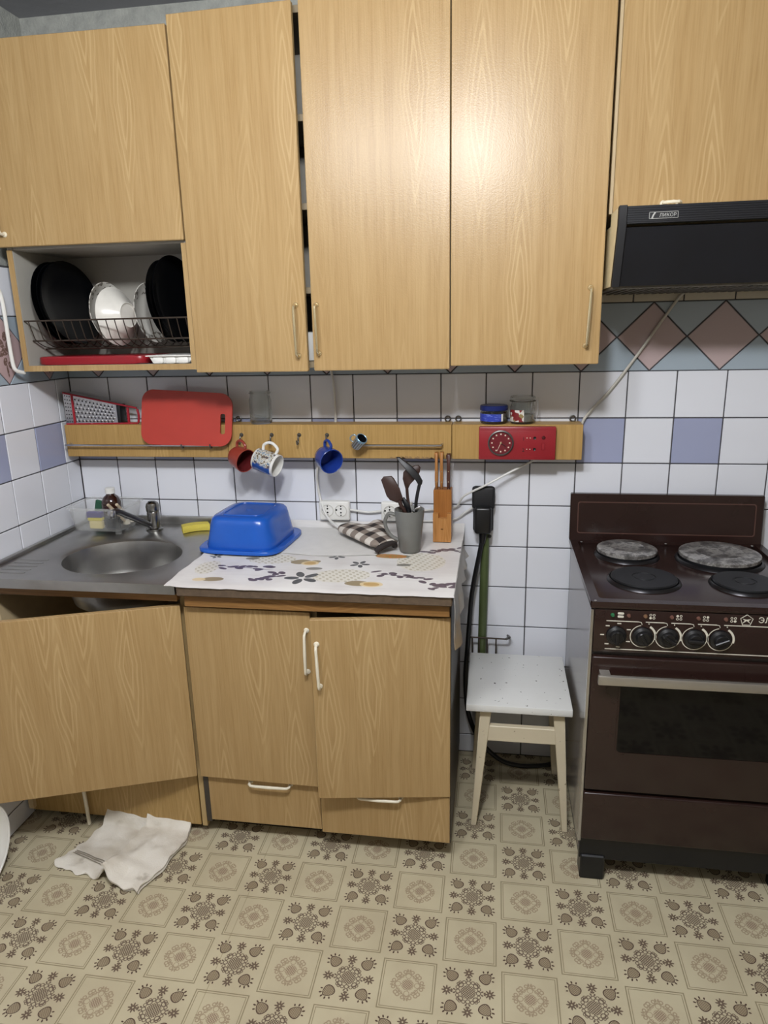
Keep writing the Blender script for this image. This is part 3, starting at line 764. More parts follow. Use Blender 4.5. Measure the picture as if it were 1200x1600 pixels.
for dz in (-1, 1): prism(bm, [(1.8885+p[0], 0.8510+dz*0.0045+p[1]) for p in rrect(-0.008, 0.008, -0.0030, 0.0030, 0.0029, 3)], 'y', yk-0.0012, yk+0.0005)
# pentagon quality mark
pc = (2.200, 0.8495)
pent = [(pc[0] + 0.0165*math.sin(2*PI*k/5), pc[1] + 0.0165*math.cos(2*PI*k/5)) for k in range(5)]
pin = [(pc[0] + 0.0150*math.sin(2*PI*k/5), pc[1] + 0.0150*math.cos(2*PI*k/5)) for k in range(5)]
frame_prism(bm, pent, pin, 'y', yk-0.0012, yk+0.0005)
prism(bm, [(pc[0]-0.010, pc[1]-0.009), (pc[0], pc[1]-0.001), (pc[0]+0.010, pc[1]-0.009), (pc[0]+0.0045, pc[1]-0.0005), (pc[0]+0.010, pc[1]+0.004), (pc[0], pc[1]+0.0022), (pc[0]-0.010, pc[1]+0.004), (pc[0]-0.0045, pc[1]-0.0005)], 'y', yk-0.0012, yk+0.0005)
part('panel_print', bm, M_kprint, cp, smooth=False)
part('lettering', text_bm('ЭЛ', 0.021, (2.228, yk-0.0006, 0.8445)), M_kprint, cp, smooth=False)
for i, (x, c) in enumerate(((1.868, '2E6B45'), (1.909, '6B4A40'), (1.951, '7A5C45'), (2.017, '6B4A40'), (2.083, '6B4A40'), (2.150, '6B4A40'))):
    part('indicator_lamp', lathe(B(), [(0, 0.005), (0.004, 0.004), (0.0056, 0.0), (0.0056, -0.002)], 14, M=Matrix.Translation((x, yk-0.001, 0.850)) @ Matrix.Rotation(PI/2, 4, 'X')), plain('lamp_lens', c, 0.2), cp)
for i, x in enumerate((1.880,) + xs):
    Mk = Matrix.Translation((x, yk-0.001, kz)) @ Matrix.Rotation(PI/2, 4, 'X')
    k = part('knob', lathe(B(), [(0, 0.020), (0.015, 0.020), (0.0175, 0.017), (0.019, 0.010), (0.0255, 0.006), (0.0265, 0.0)], 28, M=Mk), M_black, cp)
    part('grip', box(B(), -0.0045, 0.0045, -0.019, 0.019, 0.012, 0.027, 0.002, 1, M=Mk @ Matrix.Rotation(0.5*i, 4, 'Z')), M_black, k)
# oven door
od = part('oven_door', bx(kx0+0.006, kx1-0.004, -0.612, -0.589, 0.312, 0.728, 0.006, 3), M_kb, K)
bm = B(); prism(bm, rrect(1.900, 2.328, 0.440, 0.664, 0.012), 'y', -0.6132, -0.605)
part('window', bm, M_glass, od)
bm = B(); frame_prism(bm, rrect(1.896, 2.332, 0.436, 0.668, 0.014), rrect(1.901, 2.327, 0.441, 0.663, 0.011), 'y', -0.6145, -0.609)
part('window_frame', bm, M_kb, od)
part('handle', box(box(bx(1.834, 2.394, -0.660, -0.646, 0.668, 0.694, 0.003, 2), 1.842, 1.868, -0.648, -0.611, 0.674, 0.690), 2.360, 2.386, -0.648, -0.611, 0.674, 0.690), plain('brushed_aluminium', 'B4AFA6', 0.4, 0.8, var=0.05), od)
part('storage_drawer', bx(kx0+0.004, kx1-0.004, -0.612, -0.589, 0.145, 0.302, 0.006, 3), M_kb, K)
part('plinth', bx(kx0+0.004, kx1-0.004, -0.596, -0.05, 0.068, 0.14, 0.002), M_kblack, K)
for x, w_ in ((kx0+0.008, 0.070), (kx1-0.052, 0.050)):
    for y in (-0.602, -0.12): part('foot', bx(x, x+w_, y, y+0.06, 0.0, 0.082, 0.004), M_kblack, K)

# ------------------------------------------------------------------ stool
ST = thing('stool', 'white painted wooden stool between the base cabinet and cooker', 'stool', (1.645, -0.24, 0))
g = G('chipped_white_paint'); p = g.obj(); n1 = g.noise(p, 70, 2)
M_paint = g.done(g.mix(g.smooth(n1, 0.70, 0.73), g.mix(g.noise(p, 6, 4), 'E6E6E3', 'D8D8D3'), '4A4238'), 0.4)
g = G('ivory_paint'); p = g.obj()
M_ivory = g.done(g.mix(g.smooth(g.noise(p, 50, 3), 0.68, 0.74), g.mix(g.noise(p, 8, 4), 'D8CDB4', 'C9BC9F'), '8E8068'), 0.45)
part('seat', bx(1.478, 1.804, -0.425, -0.060, 0.428, 0.452, 0.003, 2), M_paint, ST)
def sleg(xt, xb, yt, yb):
    bm = B(); vs = []
    for (x, y, z, w, d) in ((xb, yb, 0.0, 0.019, 0.022), (xt, yt, 0.428, 0.036, 0.030)):
        vs.append([bm.verts.new((x+sx*w/2, y+sy*d/2, z)) for sx, sy in ((-1, -1), (1, -1), (1, 1), (-1, 1))])
    bm.faces.new(vs[0][::-1]); bm.faces.new(vs[1])
    es = []
    for k in range(4):
        bm.faces.new((vs[0][k], vs[0][(k+1) % 4], vs[1][(k+1) % 4], vs[1][k]))
    bmesh.ops.bevel(bm, geom=bm.edges[:], offset=0.002, segments=1, affect='EDGES')
    return bm
for a in ((1.540, 1.506, -0.385, -0.402), (1.765, 1.799, -0.385, -0.398), (1.530, 1.500, -0.105, -0.095), (1.765, 1.790, -0.105, -0.095)): part('leg', sleg(*a), M_ivory, ST)
part('stretcher', bx(1.538, 1.766, -0.400, -0.380, 0.312, 0.366, 0.002), M_ivory, ST)
part('stretcher', bx(1.540, 1.760, -0.112, -0.094, 0.345, 0.392, 0.002), M_ivory, ST)
for x in (1.525, 1.772): part('side_rail', bx(x-0.009, x+0.009, -0.372, -0.118, 0.39, 0.427, 0.002), M_ivory, ST)

# ------------------------------------------------------------------ wall sockets, plug, cables
def socket(x0, label):
    t = thing('wall_socket', label, 'socket', (x0+0.055, -0.015, 0.965), 0, 'white double sockets above the worktop')
    part('housing', bx(x0, x0+0.111, -0.030, -0.0015, 0.930, 1.000, 0.006, 3), M_white, t)
    for cx in (x0+0.031, x0+0.080):
        Mx = Matrix.Translation((cx, -0.030, 0.966)) @ Matrix.Rotation(PI/2, 4, 'X')
        w = part('outlet', lathe(B(), [(0.0225, -0.002), (0.0225, 0.0022), (0.0200, 0.0022), (0.0192, -0.001), (0, -0.001)], 28, M=Mx), plain('outlet_white', 'C9C7C0', 0.4, var=0.02), t)
        for dx, dz, r in ((0, 0.007, 0.0032), (0, -0.007, 0.0032), (0, 0.0165, 0.0025), (0, -0.0165, 0.0025), (-0.0165, 0.003, 0.0035)):
            part('contact_hole', lathe(B(), [(0, 0.0008), (r, 0.0008), (r, -0.001)], 10, M=Matrix.Translation((cx+dx, -0.030, 0.966+dz)) @ Matrix.Rotation(PI/2, 4, 'X')), M_black, w)
socket(0.931, 'white double wall socket standing free above the blue basin corner')
socket(1.157, 'white double wall socket half hidden behind the grey mug')
tag(part('socket_cable', tube(B(), spline([(1.042, -0.012, 0.966), (1.07, -0.012, 0.962), (1.11, -0.012, 0.958), (1.158, -0.012, 0.964)]), 0.0042, 8), M_cable, None, M=Matrix.Identity(4)), 'short white cable joining the two double wall sockets', 'cable')
PL = thing('power_plug', 'large black cooker plug in its wall socket above the stool', 'plug', (1.515, -0.03, 0.9))
part('socket_base', bx(1.482, 1.552, -0.030, -0.001, 0.900, 1.060, 0.008, 3), M_black, PL)
part('socket_cover', bx(1.478, 1.556, -0.052, -0.030, 0.985, 1.066, 0.010, 3), M_blackm, PL)
pg = part('plug_body', bx(1.488, 1.546, -0.082, -0.030, 0.905, 1.000, 0.010, 3), M_black, PL)
part('cord_grip', cyl(B(), (1.517, -0.055, 0.906), (1.515, -0.052, 0.865), 0.014, 0.010, 14), M_black, pg)
part('plug_screw', lathe(B(), [(0, 0.004), (0.006, 0.003), (0.007, 0)], 12, M=Matrix.Translation((1.540, -0.05, 0.89)) @ Matrix.Rotation(PI/2, 4, 'X')), M_black, pg)
tag(part('cooker_cord', tube(B(), spline([(1.515, -0.053, 0.875), (1.505, -0.058, 0.82), (1.482, -0.062, 0.68), (1.470, -0.06, 0.5), (1.462, -0.06, 0.34), (1.475, -0.06, 0.20), (1.52, -0.075, 0.10), (1.59, -0.085, 0.035), (1.66, -0.085, 0.014), (1.74, -0.075, 0.013), (1.80, -0.06, 0.02), (1.85, -0.042, 0.04)]), 0.0085, 10), M_black, None, M=Matrix.Identity(4)), 'thick black cord running from the cooker plug down behind the stool', 'cord')
M_olive = plain('olive_hose', '4E5A36', 0.4, var=0.12, scale=12)
tag(part('olive_hose', tube(B(), spline([(1.525, -0.026, 0.895), (1.523, -0.026, 0.7), (1.519, -0.026, 0.4), (1.519, -0.026, 0.0)]), 0.0155, 14), M_olive, None, M=Matrix.Identity(4)), 'olive green hose on the wall under the black plug', 'hose')
WR = thing('wire_rack', 'small dark wire rack on the wall behind the stool', 'rack', (1.53, -0.04, 0.38))
part('rail', tube(B(), [(1.475, -0.046, 0.505), (1.61, -0.046, 0.503)], 0.003, 8), M_wire, WR)
part('rail', tube(B(), [(1.475, -0.046, 0.39), (1.605, -0.046, 0.39)], 0.003, 8), M_wire, WR)
for x in (1.485, 1.510, 1.538, 1.570): part('rod', tube(B(), [(x, -0.046, 0.39), (x, -0.046, 0.505)], 0.003, 6), M_wire, WR)
part('wall_hook', tube(B(), spline([(1.605, -0.046, 0.503), (1.617, -0.040, 0.507), (1.618, -0.02, 0.500), (1.612, -0.001, 0.497)]), 0.0045, 8), M_dsteel, WR)
def cable(name, pts, r, m, label, cat='cable'):
    return tag(part(name, tube(B(), spline(pts), r, 8), m, None, M=Matrix.Identity(4)), label, cat)
cable('hood_cable', [(2.125, -0.012, 1.684), (2.10, -0.012, 1.655), (2.00, -0.010, 1.50), (1.92, -0.010, 1.385), (1.845, -0.012, 1.296), (1.835, -0.012, 1.25)], 0.0045, M_gcable, 'grey cable running diagonally from the range hood to the shelf end')
cable('radio_cable', [(1.69, -0.075, 1.173), (1.675, -0.05, 1.155), (1.60, -0.05, 1.115), (1.52, -0.062, 1.072), (1.45, -0.04, 1.03), (1.42, -0.015, 0.985), (1.34, -0.012, 0.972), (1.266, -0.012, 0.966)], 0.0038, M_cable, 'thin white cable hanging from the red panel towards the knife block')
cable('plug_cable', [(1.482, -0.018, 0.985), (1.455, -0.014, 0.965), (1.43, -0.012, 0.945), (1.40, -0.012, 0.936), (1.31, -0.012, 0.93), (1.268, -0.012, 0.942)], 0.0036, M_cable, 'white cable from the black plug passing behind the knife block')
cable('hanging_cord', [(0.985, -0.02, 1.488), (0.995, -0.014, 1.44), (1.000, -0.012, 1.36), (0.995, -0.010, 1.25), (0.945, -0.012, 1.17), (0.925, -0.014, 1.10), (0.935, -0.022, 1.01), (0.965, -0.045, 0.945), (1.02, -0.078, 0.914), (1.06, -0.10, 0.911)], 0.0046, M_cable, 'white cord hanging from the wall cabinet down to the oven mitt', 'cord')
cable('white_pipe', [(0.012, -0.45, 1.765), (0.012, -0.39, 1.76), (0.014, -0.335, 1.745), (0.017, -0.322, 1.70), (0.018, -0.322, 1.60), (0.020, -0.322, 1.515), (0.026, -0.318, 1.490), (0.034, -0.29, 1.481)], 0.0062, M_white, 'white tube bent along the left edge of the dish niche', 'tube')
cable('drain_hose', [(0.228, -0.575, 0.004), (0.226, -0.575, 0.10), (0.220, -0.573, 0.20), (0.22, -0.57, 0.234)], 0.006, M_cream, 'thin cream tube standing before the sink plinth', 'tube')

# ------------------------------------------------------------------ wall rail
RY = -0.088
def rail(x0, x1, label):
    t = thing('wall_rail', label, 'shelf rail', ((x0+x1)/2, -0.04, 1.168))
    part('front_board', bx(x0, x1, RY, RY+0.016, 1.168, 1.283, 0.0012), M_rail, t)
    part('top_board', bx(x0, x1, RY+0.0165, -0.0015, 1.267, 1.283, 0.0012), M_rail, t)
    for x in (x0, x1-0.014): part('end_board', bx(x, x+0.014, RY+0.0165, -0.0015, 1.169, 1.2665, 0.0012), M_rail, t)
    return t
def rod(t, x0, x1, z):
    part('rod', tube(B(), spline([(x0, RY, z+0.002), (x0, RY-0.016, z+0.002), (x0+0.006, RY-0.022, z), (x0+0.03, RY-0.022, z), (x1-0.03, RY-0.022, z), (x1-0.006, RY-0.022, z), (x1, RY-0.016, z+0.002), (x1, RY, z+0.002)], 4), 0.0036, 8), M_steel, t)
def hanger(t, x):
    part('hanger_loop', tube(B(), [(x+0.009*math.cos(a*PI/6), -0.0085, 1.293+0.009*math.sin(a*PI/6)) for a in range(12)], 0.0028, 6, closed=True), M_dsteel, t)
def hook(t, x, z, s=1.0):
    pts = [(x, RY+0.001, z+0.012), (x, RY-0.010, z+0.012), (x, RY-0.016, z+0.004), (x, RY-0.016, z-0.010*s), (x, RY-0.024, z-0.017*s), (x, RY-0.033, z-0.012*s), (x, RY-0.036, z-0.002)]
    h = part('hook', tube(B(), spline(pts, 4), 0.0026, 8), M_dsteel, t)
    part('hook_plate', lathe(B(), [(0, 0.003), (0.006, 0.0025), (0.0075, 0)], 12, M=Matrix.Translation((x, RY, z+0.012)) @ Matrix.Rotation(PI/2, 4, 'X')), M_dsteel, h)
R1 = rail(0.014, 0.6285, 'left wooden wall rail holding the grater and red cutting board'); rod(R1, 0.035, 0.59, 1.213); hanger(R1, 0.615)
for x in (0.472, 0.577): hook(R1, x, 1.222)
R2 = rail(0.6305, 1.4095, 'middle wooden wall rail with the hanging mugs'); rod(R2, 1.085, 1.378, 1.217); hanger(R2, 0.645); hanger(R2, 1.392)
for x in (0.681, 0.790, 0.888, 0.986): hook(R2, x, 1.236)
R3 = rail(1.4115, 1.832, 'right short wooden wall rail carrying the red clock panel'); hanger(R3, 1.428); hanger(R3, 1.806)
g = G('ragged_edge'); M_rag = g.done(g.mix(g.noise(g.obj(), 200, 3), '6B5133', 'A8895C'), 0.8)
bm = B()
for k in range(16):
    x = 1.215 + 0.18*k/15 + random.uniform(-.006, .006); w = random.uniform(.006, .014)
    prism(bm, [(x-w, 1.1685), (x-w*0.4, 1.1685+random.uniform(.004, .009)), (x+w*0.5, 1.1685+random.uniform(.003, .008)), (x+w, 1.1685)], 'y', RY-0.0006, RY+0.002)
part('chipped_edge', bm, M_rag, R2)['kind'] = 'stuff'

# red clock panel
M_red = plain('red_plastic', '8E1F28', 0.35, var=0.05); M_redd = plain('dark_red', '6E1F28', 0.3)
CK = thing('clock_panel', 'red wall panel with a round clock dial on the wooden rail', 'clock', (1.622, -0.1, 1.17))
cy = -0.112
part('case', bx(1.500, 1.746, cy, RY-0.0005, 1.171, 1.279, 0.004, 2), M_red, CK)
Mx = Matrix.Translation((1.571, cy, 1.227)) @ Matrix.Rotation(PI/2, 4, 'X')
dl = part('dial', lathe(B(), [(0, 0.0012), (0.037, 0.0012), (0.037, 0)], 40, M=Mx), M_redd, CK)
part('bezel', lathe(B(), [(0.0368, 0.0), (0.0368, 0.006), (0.0385, 0.0075), (0.0415, 0.006), (0.0420, 0.0)], 44, M=Mx), M_dsteel, dl)
for k in range(12):
    a = 2*PI*k/12; x, z = 1.571+0.0285*math.sin(a), 1.227+0.0285*math.cos(a)
    part('hour_mark', bx(x-0.0022, x+0.0022, cy-0.0022, cy-0.0010, z-0.0022, z+0.0022), M_cream, dl)
for a, l, w in ((3.55, 0.029, 0.0009), (2.2, 0.020, 0.0013)):
    d = Vector((math.sin(a), 0, math.cos(a))); c = Vector((1.571, cy-0.003, 1.227))
    part('clock_hand', cyl(B(), c - d*0.004, c + d*l, w, w*0.7, 6), M_cream if a > 3 else M_black, dl)
part('centre_pin', lathe(B(), [(0, 0.006), (0.003, 0.005), (0.0034, 0.001)], 12, M=Mx), M_brass, dl)
gl = G('clock_glass'); M_cglass = gl.done('FFFFFF', 0.03, **{'Transmission Weight': 1.0, 'IOR': 1.02, 'Alpha': 0.25})
part('dial_glass', lathe(B(), [(0, 0.0105), (0.015, 0.0098), (0.028, 0.0078), (0.0365, 0.0055)], 36, M=Mx), M_cglass, dl)
for z, s in ((1.243, '1'), (1.2065, '2')):
    part('channel_number', text_bm(s, 0.016, (1.6395, cy-0.0006, z-0.008)), M_blackm, CK, smooth=False)
    for k in range(2): part('print_dot', bx(1.653+k*0.010, 1.656+k*0.010, cy-0.001, cy+0.001, z-0.001, z+0.0015), M_cream, CK)
    part('jack', lathe(B(), [(0, 0.0008), (0.0034, 0.0008), (0.0045, 0.0015), (0.005, 0)], 14, M=Matrix.Translation((1.679, cy, z)) @ Matrix.Rotation(PI/2, 4, 'X')), M_black, CK)
part('push_button', lathe(B(), [(0, 0.003), (0.005, 0.0025), (0.0062, 0)], 16, M=Matrix.Translation((1.707, cy, 1.244)) @ Matrix.Rotation(PI/2, 4, 'X')), plain('button_red', '4A1015', 0.3), CK)
part('slide_switch', bx(1.7015, 1.7115, cy-0.003, cy, 1.205, 1.226, 0.001), M_red, CK)
for z in (1.1775, 1.1815, 1.2685, 1.2725): part('case_rib', bx(1.505, 1.741, cy-0.0006, cy+0.0005, z, z+0.0015), M_red, CK)

# ------------------------------------------------------------------ jars
def glassm(name, col='FFFFFF', rough=0.02, alpha=1.0):
    g = G(name); return g.done(col, rough, **{'Transmission Weight': 1.0, 'IOR': 1.3, 'Alpha': 0.6})
M_gl = glassm('clear_glass', 'F4F8F6')
ZR = 1.2833
def jar_prof(r, h, neck, t=0.0025):
    o = [(0, 0), (r*0.9, 0), (r, 0.006), (r, h*0.72), (neck, h*0.86), (neck, h)]
    i = [(neck-t, h), (neck-t, h*0.86), (r-t, h*0.71), (r-t, 0.008), (r*0.85, 0.004), (0, 0.004)]
    return o + i
J1 = thing('glass_jar', 'tall empty clear glass jar on the rail beside the red board', 'jar', (0.742, -0.046, ZR))
bm = lathe(B(), [(r, z+ZR) for r, z in jar_prof(0.0385, 0.112, 0.034)], 36, cx=0.742, cy=-0.046); part('glass', bm, M_gl, J1, ang=50)
part('neck_ring', tube(B(), [(0.742+0.036*math.cos(a*PI/12), -0.046+0.036*math.sin(a*PI/12), ZR+0.105) for a in range(24)], 0.002, 6, closed=True), M_gl, J1)
J2 = thing('glass_jar', 'low glass jar with a dark blue lid and blue label', 'jar', (1.547, -0.048, ZR))
part('glass', lathe(B(), [(r, z+ZR) for r, z in jar_prof(0.045, 0.050, 0.040)], 36, cx=1.547, cy=-0.048), M_gl, J2, ang=50)
part('contents', lathe(B(), [(0, ZR+0.005), (0.041, ZR+0.009), (0.0415, ZR+0.034), (0, ZR+0.034)], 28, cx=1.547, cy=-0.048), plain('dark_contents', '4A5048', 0.7), J2)
g = G('blue_label'); o_ = g.obj(); M_lab = g.done(g.mix(g.smooth(g.noise(g.vm('MULTIPLY', o_, (60, 60, 400)), 1.0, 2), 0.55, 0.65), '2A3EA8', '6E80D0'), 0.4)
def wrap(bm, cx, cy, r, z0, z1, a0, a1, n=18):
    lo = [bm.verts.new((cx + r*math.cos(a0+(a1-a0)*k/n), cy + r*math.sin(a0+(a1-a0)*k/n), z0)) for k in range(n+1)]
    hi = [bm.verts.new((cx + r*math.cos(a0+(a1-a0)*k/n), cy + r*math.sin(a0+(a1-a0)*k/n), z1)) for k in range(n+1)]
    for k in range(n): bm.faces.new((lo[k], lo[k+1], hi[k+1], hi[k]))
    return bm
lb = part('label', wrap(B(), 1.547, -0.048, 0.0455, ZR+0.010, ZR+0.034, math.radians(185), math.radians(302)), M_lab, J2)
part('label_edge', wrap(B(), 1.547, -0.048, 0.0456, ZR+0.010, ZR+0.034, math.radians(302), math.radians(311), 4), M_white, lb)
part('lid', lathe(B(), [(0.041, ZR+0.044), (0.0455, ZR+0.044), (0.0462, ZR+0.047), (0.0455, ZR+0.058), (0.0435, ZR+0.060), (0, ZR+0.059)], 40, cx=1.547, cy=-0.048), plain('blue_lid', '1E2C6E', 0.3, 0.3), J2)
J3 = thing('clip_jar', 'clip-top glass jar with a red and white picture', 'jar', (1.640, -0.048, ZR))
part('glass', lathe(B(), [(r, z+ZR) for r, z in jar_prof(0.040, 0.076, 0.036)], 36, cx=1.640, cy=-0.048), M_gl, J3, ang=50)
g = G('jar_picture'); o_ = g.obj(); vo = g.n('ShaderNodeTexVoronoi'); g.put(vo.inputs['Vector'], o_); vo.inputs['Scale'].default_value = 90
M_pic = g.done(g.ramp(g.sep(vo.outputs['Color'])[0], [(0, '7A1F22'), (0.35, 'D8D4CE'), (0.6, '2B2A2C'), (0.75, '8C7A4E'), (0.9, 'C9C5BE')], 'CONSTANT'), 0.4)
part('picture', wrap(B(), 1.640, -0.048, 0.0405, ZR+0.008, ZR+0.046, math.radians(190), math.radians(275)), M_pic, J3)
part('contents', lathe(B(), [(0, ZR+0.005), (0.036, ZR+0.008), (0.0365, ZR+0.03), (0, ZR+0.03)], 24, cx=1.64, cy=-0.048), plain('grey_contents', '7B7A74', 0.7), J3)
part('glass_lid', lathe(B(), [(0, ZR+0.0775), (0.0405, ZR+0.0775), (0.0415, ZR+0.084), (0.038, ZR+0.089), (0, ZR+0.090)], 36, cx=1.640, cy=-0.048), M_gl, J3)
part('clip_wire', tube(B(), [(1.640+0.0415*math.cos(a*PI/14), -0.048+0.0415*math.sin(a*PI/14), ZR+0.0735) for a in range(28)], 0.0016, 6, closed=True), M_dsteel, J3)
for dx in (-0.010, 0.010):
    a0 = -0.5; cxx = 1.640+0.043*math.cos(a0); cyy = -0.048+0.043*math.sin(a0)
    part('clip_arm', tube(B(), spline([(cxx+dx, cyy-0.002, ZR+0.086), (cxx+dx, cyy-0.008, ZR+0.060), (cxx+dx*1.2, cyy-0.006, ZR+0.035), (cxx+dx*0.6, cyy-0.003, ZR+0.018)]), 0.0015, 6), M_steel, J3)

# ------------------------------------------------------------------ grater and red board
GRT = thing('box_grater', 'steel box grater with red trim lying on the rail in the corner', 'grater', (0.15, -0.045, ZR))
def frus(x, h, d): # ring of four points, resting on the rail
    yc = -0.046; return [(x, yc-d/2, ZR+0.002), (x, yc+d/2, ZR+0.002), (x, yc+d/2, ZR+0.002+h), (x, yc-d/2, ZR+0.002+h)]
a_, b_ = frus(0.022, 0.112, 0.075), frus(0.212, 0.066, 0.040)
bm = B(); A_ = [bm.verts.new(p) for p in a_]; B_ = [bm.verts.new(p) for p in b_]
for k in range(4): bm.faces.new((A_[k], A_[(k+1) % 4], B_[(k+1) % 4], B_[k]))
part('blades', bm, M_steel, GRT, smooth=False)
M_gred = plain('grater_red', '9C1B2B', 0.35)
for k in (0, 3): part('edge_trim', tube(B(), [a_[k], (b_[k][0]+0.075, b_[k][1]+0.006, b_[k][2]-(0.012 if k == 3 else 0))], 0.0034, 8), M_gred, GRT)
for t in (0.17,):
    ring = [Vector(a_[k]).lerp(Vector(b_[k]), t) for k in range(4)]; part('band', tube(B(), [ring[0]+Vector((0, -.001, -.001)), ring[3]+Vector((0, -.001, .001))], 0.0042, 8), M_gred, GRT)
part('end_cap', box(B(), 0.2125, 0.226, -0.067, -0.024, ZR+0.002, ZR+0.069, 0.003, 2), M_kblack, GRT)
part('handle', tube(B(), spline([(0.252, -0.06, ZR+0.004), (0.252, -0.06, ZR+0.030), (0.252, -0.06, ZR+0.058)], 3), 0.005, 8), M_gred, GRT)
part('handle_end', tube(B(), spline([(0.287, -0.058, ZR+0.004), (0.291, -0.058, ZR+0.028), (0.287, -0.058, ZR+0.053)], 3), 0.0042, 8), M_gred, GRT)
bm = B(); bm2 = B()
for i in range(11):
    for j in range(6):
        u = 0.20 + 0.70*i/10 + (0.035 if j % 2 else 0); v = 0.12 + 0.76*j/5
        lo = Vector(a_[0]).lerp(Vector(b_[0]), u); hi = Vector(a_[3]).lerp(Vector(b_[3]), u); p = lo.lerp(hi, v)
        lathe(bm, [(0, 0.0022), (0.0032, 0.0012), (0.0042, 0)], 8, M=Matrix.Translation(p+Vector((0.002, 0, 0.001))) @ Matrix.Rotation(PI/2, 4, 'X'))
        lathe(bm2, [(0, 0.0012), (0.0034, 0.0009), (0.0036, 0)], 7, M=Matrix.Translation(p+Vector((-0.002, 0, -0.0015))) @ Matrix.Rotation(PI/2, 4, 'X'))
    for j in range(8):
        if i < 3:
            u = 0.03 + 0.045*i; v = 0.08 + 0.84*j/7
            lo = Vector(a_[0]).lerp(Vector(b_[0]), u); hi = Vector(a_[3]).lerp(Vector(b_[3]), u)
            lathe(bm2, [(0, 0.001), (0.0022, 0.0008), (0.0024, 0)], 6, M=Matrix.Translation(lo.lerp(hi, v)) @ Matrix.Rotation(PI/2, 4, 'X'))
part('grating_teeth', bm, M_steel, GRT)['kind'] = 'stuff'; part('grating_holes', bm2, M_blackm, GRT)['kind'] = 'stuff'
def holed(outer, hole, t):
    """plate in local XZ with a hole, thickness t along Y (0..t)"""
    bm = B(); es = []
    for L in (outer, hole):
        vs = [bm.verts.new((p[0], 0, p[1])) for p in L]
        es += [bm.edges.new((vs[i], vs[(i+1) % len(vs)])) for i in range(len(vs))]
    bmesh.ops.triangle_fill(bm, use_beauty=True, edges=es)
    r = bmesh.ops.extrude_face_region(bm, geom=bm.faces[:])
    bmesh.ops.translate(bm, vec=(0, t, 0), verts=[v for v in r['geom'] if isinstance(v, bmesh.types.BMVert)])
    return bm
out = rrect(-0.166, 0.166, 0.0, 0.192, 0.042, 8)
out = [(x, z - 0.05*max(0, x)*(1 if z > 0.1 else -0.4)) for x, z in out]
Mb = Matrix.Translation((0.486, -0.119, 1.214)) @ Matrix.Rotation(math.radians(2.0), 4, 'Y') @ Matrix.Rotation(math.radians(-11), 4, 'X')
o = part('cutting_board', holed(out, rrect(0.124, 0.142, 0.045, 0.115, 0.007, 4), 0.008), plain('red_board', 'B0382C', 0.4, var=0.06, scale=12), None, M=Mb)
tag(o, 'red plastic cutting board with a slot handle leaning in rail hooks', 'cutting board')

# ------------------------------------------------------------------ mugs on the rail
def mug(name, label, c, upv, r0, r1, h, m, inner, group=None, hr=0.024, hang=0, cat='mug', tube_r=0.005, prof=None):
    upv = Vector(upv).normalized(); hd = Vector((math.sin(hang), 0, math.cos(hang))); X = (hd - upv*hd.dot(upv)).normalized(); Y = upv.cross(X)
    Mx = Matrix((X, Y, upv)).transposed().to_4x4(); Mx.translation = Vector(c) - upv*h/2
    t = bpy.data.objects.new(name, None); COL.objects.link(t); t.empty_display_size = 0.03; setw(t, Mx); tag(t, label, cat, group)
    P = prof or [(0, 0), (r0*0.92, 0), (r0, 0.003), (r1, h)]
    part('body', lathe(B(), P + [(r1-0.0015, h+0.0012), (r1-0.003, h)], 36), m, t, local=True, ang=50)
    part('inside', lathe(B(), [(r1-0.003, h), (max(r0-0.003, 0.001), 0.008), (0, 0.006)], 36), inner, t, local=True, ang=50)
    rm = (r0+r1)/2
    pts = [(rm-0.002 + (r1-r0)*0.3, 0, h*0.82), (rm+hr*0.6, 0, h*0.86), (rm+hr, 0, h*0.62), (rm+hr*0.95, 0, h*0.40), (rm+hr*0.5, 0, h*0.22), (rm-0.004 - (r1-r0)*0.2, 0, h*0.24)]
    part('handle', tube(B(), spline(pts, 5), tube_r, 10), m, t, local=True)
    return t
M_mred = plain('terracotta_glaze', '8F3A2D', 0.3); M_mredi = plain('dark_red_glaze', '5A1E20', 0.25)
M_mblue = plain('cobalt_glaze', '24408C', 0.2); M_mbluei = plain('cobalt_inside', '20398A', 0.15)
def bowlprof(r0, r1, h): return [(0, 0), (r0*0.7, 0), (r0*0.72, 0.004), (r0*0.98, 0.012), (r1*0.94, h*0.45), (r1, h)]
mug('mug', 'terracotta red mug hanging leftmost on the rail', (0.692, -0.150, 1.179), (0.80, -0.50, -0.22), 0.032, 0.041, 0.068, M_mred, M_mredi, prof=bowlprof(0.034, 0.041, 0.068))
g = G('mug_print'); o_ = g.obj(); x, y, z = g.sep(o_); nc = g.noise(o_, 60, 3)
c = g.ramp(g.noise(o_, 85, 4, 0.7), [(0.30, '1B2A4A'), (0.42, '7D8FA0'), (0.5, 'D9D6CC'), (0.58, '6B5A3C'), (0.68, '30406A')])
c = g.mix(g.smooth(g.add(g.mul(x, -1.0), g.mul(nc, 0.03)), 0.016, 0.026), c, '1E4E9C')
band_ = g.mul(g.gt(z, 0.008), g.lt(z, 0.076)); c = g.mix(band_, 'DCDAD6', c)
M_mprint = g.done(c, 0.2)
mug('mug', 'white mug printed with a blue and gold picture hanging beside the red mug', (0.788, -0.152, 1.165), (0.93, -0.22, -0.27), 0.038, 0.039, 0.084, M_mprint, M_white, hr=0.030, hang=0.12)
W_m = [o for o in bpy.data.objects if o.name.startswith('mug') and o.parent is None][-1]
for ch in W_m.children:
    if ch.name.startswith('handle'): ch.data.materials[0] = M_white
